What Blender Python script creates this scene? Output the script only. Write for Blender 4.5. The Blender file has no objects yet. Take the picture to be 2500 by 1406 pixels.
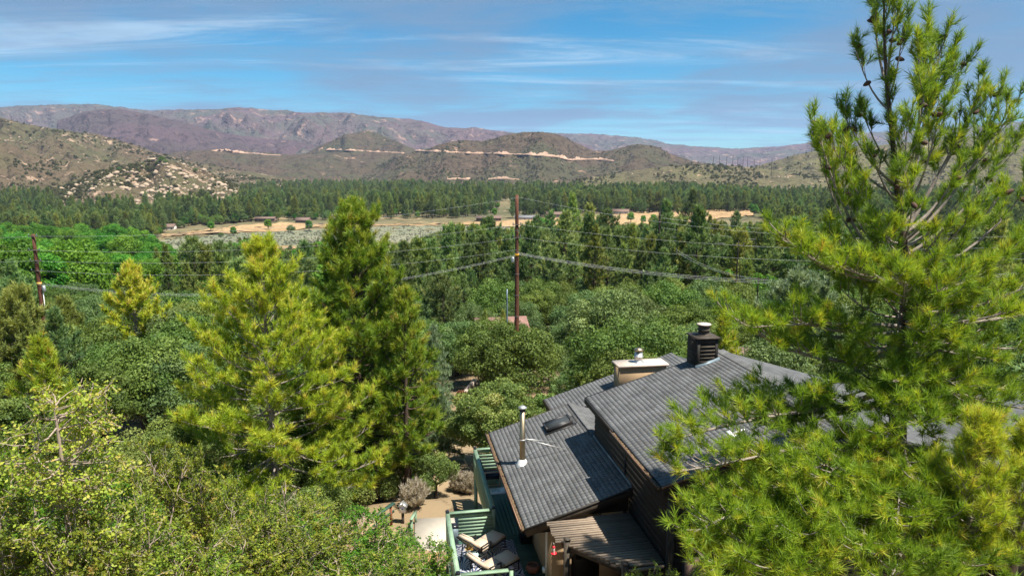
import bpy, math, random, time
import numpy as np
from mathutils import Vector, Matrix
T0 = time.time()
R = math.radians
scene = bpy.context.scene
COL = scene.collection
rnd = random.Random(11)

# ------------------------------------------------------------------ camera
PITCH = R(9.9); FPX = 1705.0; CAMZ = 13.0
cam_d = bpy.data.cameras.new('camera')
cam_d.sensor_width = 36.0
cam_d.lens = 36.0 * FPX / 2500.0
cam_d.clip_start = 0.1
cam_d.clip_end = 60000.0
cam = bpy.data.objects.new('camera', cam_d)
COL.objects.link(cam)
cam.location = (0, 0, CAMZ)
cam.rotation_euler = (R(90) - PITCH, 0, 0)
scene.camera = cam

# ------------------------------------------------------------------ sun, sky, exposure
SUN_TO = Vector((0.62, -0.36, 1.62)).normalized()      # towards the sun
sun_d = bpy.data.lights.new('sun', 'SUN')
sun_d.energy = 5.0
sun_d.angle = R(0.53)
sun_d.color = (1.0, 0.945, 0.85)
sun = bpy.data.objects.new('sun', sun_d)
COL.objects.link(sun)
sun.rotation_euler = SUN_TO.to_track_quat('Z', 'Y').to_euler()
SUN_EL = math.asin(SUN_TO.z)
SUN_AZ = math.atan2(SUN_TO.x, SUN_TO.y)

world = bpy.data.worlds.new('World')
scene.world = world
world.use_nodes = True


def build_world():
    nt = world.node_tree
    N = nt.nodes; L = nt.links
    N.clear()
    out = N.new('ShaderNodeOutputWorld')
    bg = N.new('ShaderNodeBackground')
    bg.inputs['Strength'].default_value = 0.12
    sky = N.new('ShaderNodeTexSky')
    sky.sky_type = 'NISHITA'
    sky.sun_disc = False
    sky.sun_elevation = SUN_EL
    sky.sun_rotation = SUN_AZ
    sky.altitude = 1300.0
    sky.air_density = 1.0
    sky.dust_density = 0.2
    sky.ozone_density = 3.0
    hs = N.new('ShaderNodeHueSaturation')
    hs.inputs['Saturation'].default_value = 1.2
    hs.inputs['Hue'].default_value = 0.495
    hs.inputs['Value'].default_value = 0.46
    gr = N.new('ShaderNodeMixRGB'); gr.blend_type = 'MULTIPLY'; gr.inputs[0].default_value = 1.0
    gr.inputs[2].default_value = (0.62, 0.97, 1.08, 1)      # the photograph's cool grade, over the whole sky
    L.new(sky.outputs[0], gr.inputs[1]); L.new(gr.outputs[0], hs.inputs['Color'])
    # clouds on a flat sheet high above: direction / height
    tc = N.new('ShaderNodeTexCoord')
    sep = N.new('ShaderNodeSeparateXYZ')
    L.new(tc.outputs['Generated'], sep.inputs[0])

    def math_n(op, a, b=None, clamp=False):
        m = N.new('ShaderNodeMath'); m.operation = op; m.use_clamp = clamp
        for i, v in enumerate((a, b)):
            if v is None:
                continue
            if isinstance(v, (int, float)):
                m.inputs[i].default_value = v
            else:
                L.new(v, m.inputs[i])
        return m.outputs[0]
    zz = math_n('MAXIMUM', sep.outputs[2], 0.0)
    zz = math_n('ADD', zz, 0.045)
    px = math_n('DIVIDE', sep.outputs[0], zz)
    py = math_n('DIVIDE', sep.outputs[1], zz)
    comb = N.new('ShaderNodeCombineXYZ')
    L.new(px, comb.inputs[0]); L.new(py, comb.inputs[1])

    def noise(scale, loc, sc3, detail, rough, dist):
        mp = N.new('ShaderNodeMapping')
        mp.inputs['Location'].default_value = loc
        mp.inputs['Rotation'].default_value = (0, 0, R(sc3[2]))
        mp.inputs['Scale'].default_value = (sc3[0], sc3[1], 1)
        L.new(comb.outputs[0], mp.inputs['Vector'])
        n = N.new('ShaderNodeTexNoise')
        n.inputs['Scale'].default_value = scale
        n.inputs['Detail'].default_value = detail
        n.inputs['Roughness'].default_value = rough
        n.inputs['Distortion'].default_value = dist
        L.new(mp.outputs[0], n.inputs['Vector'])
        return n.outputs[0]

    def ramp(v, a, b):
        m = N.new('ShaderNodeMapRange'); m.interpolation_type = 'SMOOTHERSTEP'
        m.inputs[1].default_value = a; m.inputs[2].default_value = b
        L.new(v, m.inputs[0])
        return m.outputs[0]
    # grey-blue stratus patches
    n1 = noise(0.42, (51.0, 4.0, 0), (0.62, 0.50, 8), 7, 0.56, 0.35)
    n1b = noise(1.7, (0.3, 8.7, 0), (0.5, 0.62, 0), 5, 0.6, 0.5)
    n1c = math_n('ADD', math_n('MULTIPLY', n1, 0.76), math_n('MULTIPLY', n1b, 0.24))
    strat = math_n('MULTIPLY', ramp(n1c, 0.41, 0.60), 0.80)
    # white cirrus streaks
    n2 = noise(0.75, (14.4, 3.2, 0), (0.30, 1.25, -24), 11, 0.70, 0.7)
    cirr = math_n('MULTIPLY', ramp(n2, 0.47, 0.72), 0.75)
    # thin layered veil between them
    n3 = noise(1.3, (27.0, 13.0, 0), (0.34, 1.0, -6), 10, 0.72, 0.5)
    veil = math_n('MULTIPLY', ramp(n3, 0.40, 0.66), 0.55)
    m0 = N.new('ShaderNodeMixRGB')
    L.new(veil, m0.inputs[0]); L.new(hs.outputs[0], m0.inputs[1])
    m0.inputs[2].default_value = (0.88, 1.60, 2.35, 1)
    m1 = N.new('ShaderNodeMixRGB')
    L.new(cirr, m1.inputs[0]); L.new(m0.outputs[0], m1.inputs[1])
    m1.inputs[2].default_value = (2.15, 2.95, 3.7, 1)
    m2 = N.new('ShaderNodeMixRGB')
    L.new(strat, m2.inputs[0]); L.new(m1.outputs[0], m2.inputs[1])
    m2.inputs[2].default_value = (0.86, 1.32, 2.00, 1)
    L.new(m2.outputs[0], bg.inputs['Color'])
    L.new(bg.outputs[0], out.inputs['Surface'])


build_world()
vs = scene.view_settings
vs.view_transform = 'Standard'
vs.look = 'None'
vs.exposure = 1.08
vs.gamma = 1.0
vs.use_curve_mapping = False
scene.cycles.max_bounces = 6
scene.cycles.diffuse_bounces = 3
scene.cycles.glossy_bounces = 2
scene.cycles.transmission_bounces = 3
scene.cycles.volume_bounces = 1
scene.cycles.use_denoising = True
scene.cycles.sample_clamp_indirect = 6.0


# ------------------------------------------------------------------ helpers
def ray(u, v):
    a = (u - 1250) / FPX; b = (703 - v) / FPX
    return np.array([a, math.cos(PITCH) + b * math.sin(PITCH), -math.sin(PITCH) + b * math.cos(PITCH)])


def at(u, v, y):
    """the point on a photo direction that lies y metres ahead"""
    d = ray(u, v); t = y / d[1]
    return np.array([0, 0, CAMZ]) + t * d


def to_px(p):
    p = np.asarray(p, float)
    y = p[..., 1]; z = p[..., 2] - CAMZ
    dep = y * math.cos(PITCH) - z * math.sin(PITCH)
    up = y * math.sin(PITCH) + z * math.cos(PITCH)
    return 1250 + FPX * p[..., 0] / dep, 703 - FPX * up / dep


def _hash(ix, iy, seed):
    h = (ix.astype(np.int64) * 374761393 + iy.astype(np.int64) * 668265263 + seed * 974634541) & 0x7fffffff
    h = (h ^ (h >> 13)) * 1274126177 & 0x7fffffff
    return ((h ^ (h >> 16)) & 0xffff) / 65535.0


def vnoise(x, y, seed=0):
    x = np.asarray(x, float); y = np.asarray(y, float)
    ix = np.floor(x); iy = np.floor(y)
    fx = x - ix; fy = y - iy
    fx = fx * fx * fx * (fx * (fx * 6 - 15) + 10); fy = fy * fy * fy * (fy * (fy * 6 - 15) + 10)
    a = _hash(ix, iy, seed); b = _hash(ix + 1, iy, seed); c = _hash(ix, iy + 1, seed); d = _hash(ix + 1, iy + 1, seed)
    return (a + (b - a) * fx) * (1 - fy) + (c + (d - c) * fx) * fy


def fbm(x, y, oct=4, seed=0, gain=0.5):
    s = 0; amp = 1; tot = 0
    for o in range(oct):
        s = s + amp * vnoise(x * 2 ** o + 17.3 * o, y * 2 ** o - 9.1 * o, seed + o); tot += amp; amp *= gain
    return s / tot


def ridged(x, y, oct=4, seed=0):
    s = 0; amp = 1; tot = 0
    for o in range(oct):
        n = 1 - np.abs(2 * vnoise(x * 2 ** o + 5.3 * o, y * 2 ** o + 3.1 * o, seed + o) - 1)
        s = s + amp * n * n; tot += amp; amp *= 0.5
    return s / tot


class Geo:
    """collects vertices and faces; build() links them as ONE mesh object"""

    def __init__(self):
        self.V = []; self.F = {}; self.T = []; self.n = 0

    def add(self, V, F, tint=None):
        V = np.asarray(V, np.float32).reshape(-1, 3); F = np.asarray(F, np.int32)
        self.V.append(V)
        self.F.setdefault(F.shape[1], []).append(F + self.n)
        if tint is None:
            tint = np.full(len(V), 0.5, np.float32)
        elif np.isscalar(tint):
            tint = np.full(len(V), tint, np.float32)
        self.T.append(np.asarray(tint, np.float32))
        self.n += len(V)
        return self

    def box(self, x0, x1, y0, y1, z0, z1, tint=None):
        V = [(x0, y0, z0), (x1, y0, z0), (x1, y1, z0), (x0, y1, z0), (x0, y0, z1), (x1, y0, z1), (x1, y1, z1), (x0, y1, z1)]
        return self.add(V, [(0, 3, 2, 1), (4, 5, 6, 7), (0, 1, 5, 4), (1, 2, 6, 5), (2, 3, 7, 6), (3, 0, 4, 7)], tint)

    def hexa(self, P, tint=None):
        """8 corners: bottom 4 anticlockwise, top 4"""
        return self.add(P, [(0, 3, 2, 1), (4, 5, 6, 7), (0, 1, 5, 4), (1, 2, 6, 5), (2, 3, 7, 6), (3, 0, 4, 7)], tint)

    def bar(self, a, b, w, h, up=(0, 0, 1), tint=None):
        """rectangular bar from a to b, w wide, h high (centred)"""
        a = np.array(a, float); b = np.array(b, float); d = b - a; d /= np.linalg.norm(d)
        up = np.array(up, float)
        s = np.cross(d, up); s /= np.linalg.norm(s); u = np.cross(s, d)
        s = s * w / 2; u = u * h / 2
        return self.hexa([a - s - u, a + s - u, b + s - u, b - s - u, a - s + u, a + s + u, b + s + u, b - s + u], tint)

    def tube(self, P, rad, n=6, caps=True, tint=None):
        P = np.asarray(P, float); m = len(P)
        rad = np.full(m, rad, float) if np.isscalar(rad) else np.asarray(rad, float)
        T = np.gradient(P, axis=0); T /= np.linalg.norm(T, axis=1)[:, None] + 1e-12
        ref = np.array([0.0, 0.0, 1.0]) if abs(T[0][2]) < 0.9 else np.array([1.0, 0.0, 0.0])
        S = np.cross(T, ref); S /= np.linalg.norm(S, axis=1)[:, None] + 1e-12
        U = np.cross(S, T)
        a = np.arange(n) * 2 * math.pi / n
        ring = S[:, None, :] * np.cos(a)[None, :, None] + U[:, None, :] * np.sin(a)[None, :, None]
        V = (P[:, None, :] + ring * rad[:, None, None]).reshape(-1, 3)
        i = np.arange(m - 1)[:, None] * n; j = np.arange(n)[None, :]; k = (np.arange(n)[None, :] + 1) % n
        F = np.stack([i + j, i + k, i + n + k, i + n + j], -1).reshape(-1, 4)
        self.add(V, F, tint)
        if caps:
            base = self.n - len(V)
            c = np.array([P[0], P[-1]]);
            self.add(c, np.zeros((0, 3), np.int32), tint)
            ci = self.n - 2
            f = [(ci, base + (q + 1) % n, base + q) for q in range(n)]
            o = base + (m - 1) * n
            f += [(ci + 1, o + q, o + (q + 1) % n) for q in range(n)]
            self.F.setdefault(3, []).append(np.array(f, np.int32))
        return self

    def lathe(self, prof, n=16, c=(0, 0, 0), tint=None):
        """profile of (radius, z) about the vertical through c"""
        prof = np.array(prof, float); m = len(prof)
        a = np.arange(n) * 2 * math.pi / n
        V = np.stack([prof[:, 0][:, None] * np.cos(a), prof[:, 0][:, None] * np.sin(a), np.repeat(prof[:, 1][:, None], n, 1)], -1).reshape(-1, 3) + np.array(c)
        i = np.arange(m - 1)[:, None] * n; j = np.arange(n)[None, :]; k = (j + 1) % n
        F = np.stack([i + j, i + k, i + n + k, i + n + j], -1).reshape(-1, 4)
        return self.add(V, F, tint)

    def mesh(self, name, mat=None, smooth=False):
        V = np.concatenate(self.V) if self.V else np.zeros((0, 3), np.float32)
        T = np.concatenate(self.T) if self.T else np.zeros(0, np.float32)
        loops = []; tot = []
        for k, fl in self.F.items():
            f = np.concatenate(fl)
            loops.append(f.reshape(-1)); tot.append(np.full(len(f), k, np.int32))
        loops = np.concatenate(loops); tot = np.concatenate(tot)
        me = bpy.data.meshes.new(name)
        me.vertices.add(len(V)); me.vertices.foreach_set('co', V.reshape(-1))
        me.loops.add(len(loops)); me.loops.foreach_set('vertex_index', loops)
        me.polygons.add(len(tot))
        st = np.zeros(len(tot), np.int32); st[1:] = np.cumsum(tot)[:-1]
        me.polygons.foreach_set('loop_start', st)
        if smooth:
            me.polygons.foreach_set('use_smooth', np.ones(len(tot), bool))
        at_ = me.attributes.new('tint', 'FLOAT', 'POINT')
        at_.data.foreach_set('value', T)
        if mat is not None:
            me.materials.append(mat)
        me.update(calc_edges=True)
        return me

    def build(self, name, mat, parent=None, smooth=False):
        return link(name, self.mesh(name, mat, smooth), parent)


def link(name, data, parent=None):
    o = bpy.data.objects.new(name, data)
    COL.objects.link(o)
    if parent is not None:
        o.parent = parent
    return o


def tag(o, label=None, cat=None, group=None, kind=None):
    if label: o['label'] = label
    if cat: o['category'] = cat
    if group: o['group'] = group
    if kind: o['kind'] = kind
    return o


def thing(name, label, cat, loc=(0, 0, 0), rz=0.0, group=None, scale=1.0):
    o = link(name, None)
    o.empty_display_size = 0.3
    o.location = loc; o.rotation_euler = (0, 0, rz); o.scale = (scale,) * 3 if np.isscalar(scale) else scale
    return tag(o, label, cat, group)


# ------------------------------------------------------------------ materials
MATS = {}


def _nt(name):
    m = bpy.data.materials.new(name); m.use_nodes = True
    MATS[name] = m
    nt = m.node_tree
    return m, nt, nt.nodes, nt.links, nt.nodes['Principled BSDF']


def c4(c):
    return (c[0], c[1], c[2], 1)


def mat_plain(name, col, rough=0.6, var=0.25, scale=6.0, metal=0.0, bump=0.0, bscale=40.0, stretch=(1, 1, 1), spec=0.4, objrand=0.0, col2=None):
    """a base colour with noise mottling, optional grain and bump"""
    m, nt, N, L, p = _nt(name)
    tc = N.new('ShaderNodeTexCoord'); mp = N.new('ShaderNodeMapping')
    mp.inputs['Scale'].default_value = stretch
    L.new(tc.outputs['Object'], mp.inputs['Vector'])
    n = N.new('ShaderNodeTexNoise'); n.inputs['Scale'].default_value = scale; n.inputs['Detail'].default_value = 6; n.inputs['Roughness'].default_value = 0.6
    L.new(mp.outputs[0], n.inputs['Vector'])
    r = N.new('ShaderNodeValToRGB')
    lo = tuple(x * (1 - var) for x in col); hi = tuple(min(1, x * (1 + var)) for x in (col2 or col))
    r.color_ramp.elements[0].position = 0.3; r.color_ramp.elements[0].color = c4(lo)
    r.color_ramp.elements[1].position = 0.7; r.color_ramp.elements[1].color = c4(hi)
    L.new(n.outputs[0], r.inputs[0])
    out = r.outputs[0]
    if objrand:
        oi = N.new('ShaderNodeObjectInfo'); at_ = N.new('ShaderNodeAttribute'); at_.attribute_name = 'tint'
        ad = N.new('ShaderNodeMath'); ad.operation = 'ADD'
        L.new(oi.outputs['Random'], ad.inputs[0]); L.new(at_.outputs['Fac'], ad.inputs[1])
        fr = N.new('ShaderNodeMath'); fr.operation = 'FRACT'; L.new(ad.outputs[0], fr.inputs[0])
        mr = N.new('ShaderNodeMapRange'); mr.inputs[3].default_value = 1 - objrand; mr.inputs[4].default_value = 1 + objrand
        L.new(fr.outputs[0], mr.inputs[0])
        mx = N.new('ShaderNodeVectorMath'); mx.operation = 'SCALE'
        L.new(out, mx.inputs[0]); L.new(mr.outputs[0], mx.inputs['Scale'])
        out = mx.outputs[0]
    L.new(out, p.inputs['Base Color'])
    p.inputs['Roughness'].default_value = rough
    p.inputs['Metallic'].default_value = metal
    p.inputs['Specular IOR Level'].default_value = spec
    if bump:
        n2 = N.new('ShaderNodeTexNoise'); n2.inputs['Scale'].default_value = bscale; n2.inputs['Detail'].default_value = 4
        L.new(mp.outputs[0], n2.inputs['Vector'])
        b = N.new('ShaderNodeBump'); b.inputs['Strength'].default_value = bump; b.inputs['Distance'].default_value = 0.02
        L.new(n2.outputs[0], b.inputs['Height']); L.new(b.outputs[0], p.inputs['Normal'])
    return m


def mat_leaf(name, cols, trans=0.35, rough=0.55, spec=0.25, hue_var=0.02, val_var=0.22, tcol=None, tmul=1.25):
    """foliage: colour by the 'tint' of each leaf, shifted per tree; light shines through"""
    m, nt, N, L, p = _nt(name)
    at_ = N.new('ShaderNodeAttribute'); at_.attribute_name = 'tint'
    r = N.new('ShaderNodeValToRGB')
    els = r.color_ramp.elements
    k = len(cols)
    els[0].position = 0; els[0].color = c4(cols[0]); els[1].position = 1; els[1].color = c4(cols[-1])
    for i in range(1, k - 1):
        e = els.new(i / (k - 1)); e.color = c4(cols[i])
    L.new(at_.outputs['Fac'], r.inputs[0])
    oi = N.new('ShaderNodeObjectInfo')
    hs = N.new('ShaderNodeHueSaturation')
    L.new(r.outputs[0], hs.inputs['Color'])
    mr = N.new('ShaderNodeMapRange'); mr.inputs[3].default_value = 1 - val_var; mr.inputs[4].default_value = 1 + val_var
    L.new(oi.outputs['Random'], mr.inputs[0]); L.new(mr.outputs[0], hs.inputs['Value'])
    ml = N.new('ShaderNodeMath'); ml.operation = 'MULTIPLY'; ml.inputs[1].default_value = 7.31
    L.new(oi.outputs['Random'], ml.inputs[0])
    fr = N.new('ShaderNodeMath'); fr.operation = 'FRACT'; L.new(ml.outputs[0], fr.inputs[0])
    mh = N.new('ShaderNodeMapRange'); mh.inputs[3].default_value = 0.5 - hue_var; mh.inputs[4].default_value = 0.5 + hue_var
    L.new(fr.outputs[0], mh.inputs[0]); L.new(mh.outputs[0], hs.inputs['Hue'])
    L.new(hs.outputs[0], p.inputs['Base Color'])
    p.inputs['Roughness'].default_value = rough; p.inputs['Specular IOR Level'].default_value = spec
    tr = N.new('ShaderNodeBsdfTranslucent')
    sc = N.new('ShaderNodeVectorMath'); sc.operation = 'MULTIPLY'
    L.new(hs.outputs[0], sc.inputs[0]); sc.inputs[1].default_value = tcol or (1.2 * tmul, 1.1 * tmul, 0.5 * tmul)
    L.new(sc.outputs[0], tr.inputs['Color'])
    mx = N.new('ShaderNodeMixShader'); mx.inputs[0].default_value = trans
    L.new(p.outputs[0], mx.inputs[1]); L.new(tr.outputs[0], mx.inputs[2])
    L.new(mx.outputs[0], N['Material Output'].inputs['Surface'])
    return m


def mat_land(name, brush, brush2, soil, soil_amt=0.5, scale=0.012, fine=0.16, bump=0.6, bdist=4.0, grass=None):
    """hillside: brush over soil, patchy at several sizes, in metres"""
    m, nt, N, L, p = _nt(name)
    tc = N.new('ShaderNodeTexCoord')

    def noise(s, d=6, rg=0.6, dist=0.0):
        n = N.new('ShaderNodeTexNoise'); n.inputs['Scale'].default_value = s; n.inputs['Detail'].default_value = d
        n.inputs['Roughness'].default_value = rg; n.inputs['Distortion'].default_value = dist
        L.new(tc.outputs['Object'], n.inputs['Vector']); return n.outputs[0]

    def mr(v, a, b):
        q = N.new('ShaderNodeMapRange'); q.interpolation_type = 'SMOOTHSTEP'; q.inputs[1].default_value = a; q.inputs[2].default_value = b
        L.new(v, q.inputs[0]); return q.outputs[0]

    def mix(f, a, b):
        q = N.new('ShaderNodeMixRGB'); L.new(f, q.inputs[0])
        for i, v in ((1, a), (2, b)):
            if isinstance(v, tuple): q.inputs[i].default_value = c4(v)
            else: L.new(v, q.inputs[i])
        return q.outputs[0]

    def mul(a, b):
        q = N.new('ShaderNodeMath'); q.operation = 'MULTIPLY'
        L.new(a, q.inputs[0])
        if isinstance(b, (int, float)): q.inputs[1].default_value = b
        else: L.new(b, q.inputs[1])
        return q.outputs[0]
    big = noise(scale, 5, 0.55, 0.4); mid = noise(scale * 5, 5, 0.6, 0.6); fn = noise(fine, 3, 0.65)
    c = mix(mr(big, 0.38, 0.62), brush, brush2)
    if grass:
        c = mix(mul(mr(noise(scale * 2.1, 4, 0.6), 0.5, 0.66), 0.8), c, grass)
    dark = tuple(x * 0.45 for x in brush)
    c = mix(mul(mr(fn, 0.50, 0.62), 0.75), c, dark)
    sm = N.new('ShaderNodeMath'); sm.operation = 'ADD'; L.new(mul(mid, 0.6), sm.inputs[0]); L.new(mul(fn, 0.4), sm.inputs[1])
    c = mix(mul(mr(sm.outputs[0], 0.66 - 0.2 * soil_amt, 0.76 - 0.2 * soil_amt), 0.85), c, soil)
    L.new(c, p.inputs['Base Color'])
    p.inputs['Roughness'].default_value = 0.95; p.inputs['Specular IOR Level'].default_value = 0.1
    b = N.new('ShaderNodeBump'); b.inputs['Strength'].default_value = bump; b.inputs['Distance'].default_value = bdist
    L.new(fn, b.inputs['Height']); L.new(b.outputs[0], p.inputs['Normal'])
    return m


mat_plain('shingle', (0.108, 0.109, 0.108), 0.92, 0.30, 1.6, objrand=0.12)
mat_plain('underlay', (0.048, 0.049, 0.050), 0.95, 0.2)
mat_plain('dark_siding', (0.023, 0.0175, 0.0125), 0.75, 0.45, 3.0, bump=0.4, bscale=30, stretch=(4, 1, 12), objrand=0.25)
mat_plain('dark_trim', (0.016, 0.013, 0.010), 0.7, 0.35, 5.0)
mat_plain('fascia', (0.046, 0.034, 0.023), 0.7, 0.4, 4.0, objrand=0.1)
mat_plain('copper_edge', (0.16, 0.085, 0.05), 0.45, 0.4, 7.0, metal=0.3)
mat_plain('debris', (0.13, 0.085, 0.045), 0.95, 0.75, 24.0, bump=0.8, bscale=60)
mat_plain('stucco', (0.33, 0.225, 0.125), 0.9, 0.14, 2.0, bump=0.35, bscale=80)
mat_plain('chimney_cap', (0.55, 0.45, 0.37), 0.85, 0.16, 4.0)
mat_plain('grey_wood', (0.25, 0.19, 0.135), 0.8, 0.30, 5.0, bump=0.35, bscale=30, stretch=(1, 12, 12), objrand=0.16)
mat_plain('weathered_timber', (0.055, 0.043, 0.030), 0.8, 0.4, 5.0, bump=0.3, bscale=30)
mat_plain('green_paint', (0.21, 0.31, 0.205), 0.6, 0.2, 3.0, objrand=0.07)
mat_plain('deck_green', (0.055, 0.125, 0.095), 0.65, 0.25, 3.0, stretch=(1, 6, 1), objrand=0.14)
mat_plain('white_paint', (0.78, 0.77, 0.74), 0.5, 0.06, 3.0)
mat_plain('black_cap', (0.012, 0.013, 0.018), 0.3, 0.2, 5.0)
mat_plain('dark_metal', (0.035, 0.033, 0.032), 0.45, 0.2, 5.0, metal=0.5)
mat_plain('steel', (0.38, 0.30, 0.19), 0.42, 0.12, 2.0, metal=1.0)
mat_plain('tin', (0.50, 0.49, 0.47), 0.5, 0.15, 4.0, metal=0.8)
mat_plain('cushion', (0.52, 0.41, 0.30), 0.95, 0.06, 5.0, bump=0.15, bscale=120)
mat_plain('navy_cushion', (0.02, 0.026, 0.04), 0.9, 0.2, 5.0)
mat_plain('pale_wood', (0.50, 0.37, 0.24), 0.6, 0.2, 6.0, stretch=(1, 6, 6))
mat_plain('mint_metal', (0.42, 0.60, 0.56), 0.35, 0.06, 5.0)
mat_plain('terracotta', (0.20, 0.07, 0.035), 0.8, 0.3, 6.0)
mat_plain('red_plastic', (0.75, 0.02, 0.035), 0.3, 0.08, 6.0)
mat_plain('dry_flower', (0.55, 0.32, 0.07), 0.9, 0.3, 20.0)
mat_plain('concrete', (0.52, 0.46, 0.38), 0.9, 0.07, 2.0, bump=0.1)
mat_plain('step_wood', (0.42, 0.25, 0.12), 0.85, 0.3, 4.0, stretch=(1, 8, 8), objrand=0.12)
mat_plain('rail_green_dark', (0.03, 0.075, 0.055), 0.6, 0.2, 4.0)
mat_plain('pole_wood', (0.115, 0.042, 0.022), 0.85, 0.45, 3.0, stretch=(8, 8, 0.5), bump=0.4, bscale=20)
mat_plain('pole_dark', (0.035, 0.024, 0.018), 0.9, 0.35, 3.0, stretch=(8, 8, 0.5))
mat_plain('wire', (0.62, 0.62, 0.60), 0.6, 0.1, 3.0)
mat_plain('galvanised', (0.17, 0.22, 0.25), 0.5, 0.2, 3.0, metal=0.3)
mat_plain('amber_tape', (0.75, 0.36, 0.02), 0.5, 0.15, 4.0)
mat_plain('glass_dark', (0.012, 0.016, 0.02), 0.08, 0.2, 2.0, spec=0.7)
mat_plain('skylight_glass', (0.045, 0.048, 0.048), 0.35, 0.2, 2.0, spec=0.25)
mat_plain('bark_pine', (0.075, 0.050, 0.036), 0.95, 0.5, 5.0, stretch=(3, 3, 0.8), bump=0.8, bscale=14)
mat_plain('bark_grey', (0.24, 0.20, 0.165), 0.9, 0.4, 5.0, stretch=(2, 2, 1), bump=0.5, bscale=18)
mat_plain('bark_oak', (0.06, 0.048, 0.038), 0.95, 0.4, 3.0)
mat_plain('twig_grey', (0.34, 0.265, 0.205), 0.9, 0.3, 5.0)
mat_plain('cone', (0.075, 0.036, 0.024), 0.8, 0.45, 16.0, bump=0.8, bscale=50)
mat_plain('boulder', (0.35, 0.265, 0.185), 0.95, 0.28, 0.12, bump=0.5, bscale=0.7, objrand=0.12)
mat_plain('roadcut', (0.34, 0.22, 0.15), 0.95, 0.32, 0.03, bump=0.6, bscale=0.3)
mat_plain('roof_red', (0.26, 0.145, 0.115), 0.9, 0.15, 2.0)
mat_plain('roof_brown', (0.16, 0.105, 0.08), 0.9, 0.2, 2.0)
mat_plain('roof_grey', (0.16, 0.16, 0.165), 0.9, 0.2, 2.0)
mat_plain('roof_pale', (0.55, 0.50, 0.45), 0.8, 0.1, 2.0)
mat_plain('wall_cream', (0.58, 0.50, 0.40), 0.9, 0.1, 1.0)
mat_plain('wall_brown', (0.17, 0.11, 0.08), 0.9, 0.2, 1.0)
mat_plain('wall_white', (0.74, 0.72, 0.68), 0.8, 0.06, 1.0)
mat_plain('tank_green', (0.17, 0.30, 0.20), 0.6, 0.1, 1.0)
mat_plain('car_white', (0.80, 0.79, 0.76), 0.25, 0.04, 2.0)
mat_plain('tyre', (0.015, 0.015, 0.015), 0.9, 0.2, 5.0)

mat_leaf('needle_olive', [(0.070, 0.119, 0.017), (0.143, 0.247, 0.023), (0.247, 0.363, 0.029), (0.435, 0.472, 0.046), (0.435, 0.276, 0.080)], 0.36, spec=0.3, hue_var=0.0, val_var=0.0)
mat_leaf('needle_yellow', [(0.105, 0.175, 0.022), (0.215, 0.325, 0.027), (0.365, 0.460, 0.037), (0.520, 0.540, 0.060), (0.56, 0.45, 0.12)], 0.38, spec=0.3, hue_var=0.0, val_var=0.0)
mat_leaf('needle_bronze', [(0.055, 0.119, 0.016), (0.113, 0.209, 0.021), (0.201, 0.304, 0.028), (0.333, 0.373, 0.046), (0.322, 0.224, 0.057)], 0.35, spec=0.3, hue_var=0.0, val_var=0.0)
mat_leaf('needle_dark', [(0.071, 0.125, 0.050), (0.124, 0.194, 0.069), (0.200, 0.272, 0.097), (0.308, 0.362, 0.135)], 0.30, spec=0.12, hue_var=0.025, val_var=0.32)
mat_leaf('needle_grey', [(0.086, 0.144, 0.081), (0.161, 0.236, 0.132), (0.276, 0.356, 0.207), (0.380, 0.443, 0.265)], 0.28, spec=0.15, hue_var=0.01, val_var=0.1)
mat_leaf('leaf_oak', [(0.062, 0.101, 0.024), (0.100, 0.158, 0.032), (0.153, 0.217, 0.047), (0.230, 0.282, 0.077)], 0.26, spec=0.15, hue_var=0.022, val_var=0.25)
mat_leaf('leaf_cotton', [(0.045, 0.140, 0.016), (0.082, 0.215, 0.022), (0.130, 0.280, 0.032), (0.190, 0.330, 0.045)], 0.36, spec=0.15, hue_var=0.022, val_var=0.18)
mat_leaf('leaf_juniper', [(0.064, 0.106, 0.029), (0.121, 0.178, 0.045), (0.205, 0.257, 0.066), (0.330, 0.323, 0.103)], 0.26, spec=0.15, hue_var=0.0, val_var=0.05)
mat_leaf('leaf_scrub', [(0.040, 0.080, 0.010), (0.105, 0.174, 0.014), (0.195, 0.263, 0.021), (0.314, 0.334, 0.045), (0.429, 0.310, 0.089)], 0.34, spec=0.25, rough=0.5, hue_var=0.015, val_var=0.28)
mat_leaf('leaf_bright', [(0.029, 0.093, 0.011), (0.072, 0.190, 0.015), (0.136, 0.277, 0.022), (0.271, 0.354, 0.038)], 0.36, spec=0.25, rough=0.5, hue_var=0.01, val_var=0.1)
mat_leaf('needle_mid', [(0.099, 0.145, 0.042), (0.168, 0.226, 0.058), (0.260, 0.312, 0.081), (0.370, 0.399, 0.116)], 0.30, spec=0.12, hue_var=0.025, val_var=0.25)
mat_leaf('leaf_oak_grey', [(0.063, 0.108, 0.038), (0.099, 0.159, 0.052), (0.146, 0.213, 0.069), (0.213, 0.267, 0.101)], 0.24, spec=0.15, hue_var=0.02, val_var=0.22)
mat_leaf('leaf_sage', [(0.24, 0.21, 0.165), (0.36, 0.31, 0.25), (0.47, 0.42, 0.34), (0.56, 0.50, 0.41)], 0.2, hue_var=0.01, val_var=0.08)
mat_leaf('leaf_sagefield', [(0.080, 0.092, 0.060), (0.136, 0.148, 0.100), (0.192, 0.200, 0.144), (0.240, 0.240, 0.176)], 0.15, hue_var=0.02, val_var=0.15)
mat_leaf('leaf_dead', [(0.14, 0.055, 0.03), (0.24, 0.10, 0.055), (0.33, 0.16, 0.09), (0.38, 0.2, 0.12)], 0.2, hue_var=0.01, val_var=0.08)
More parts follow.
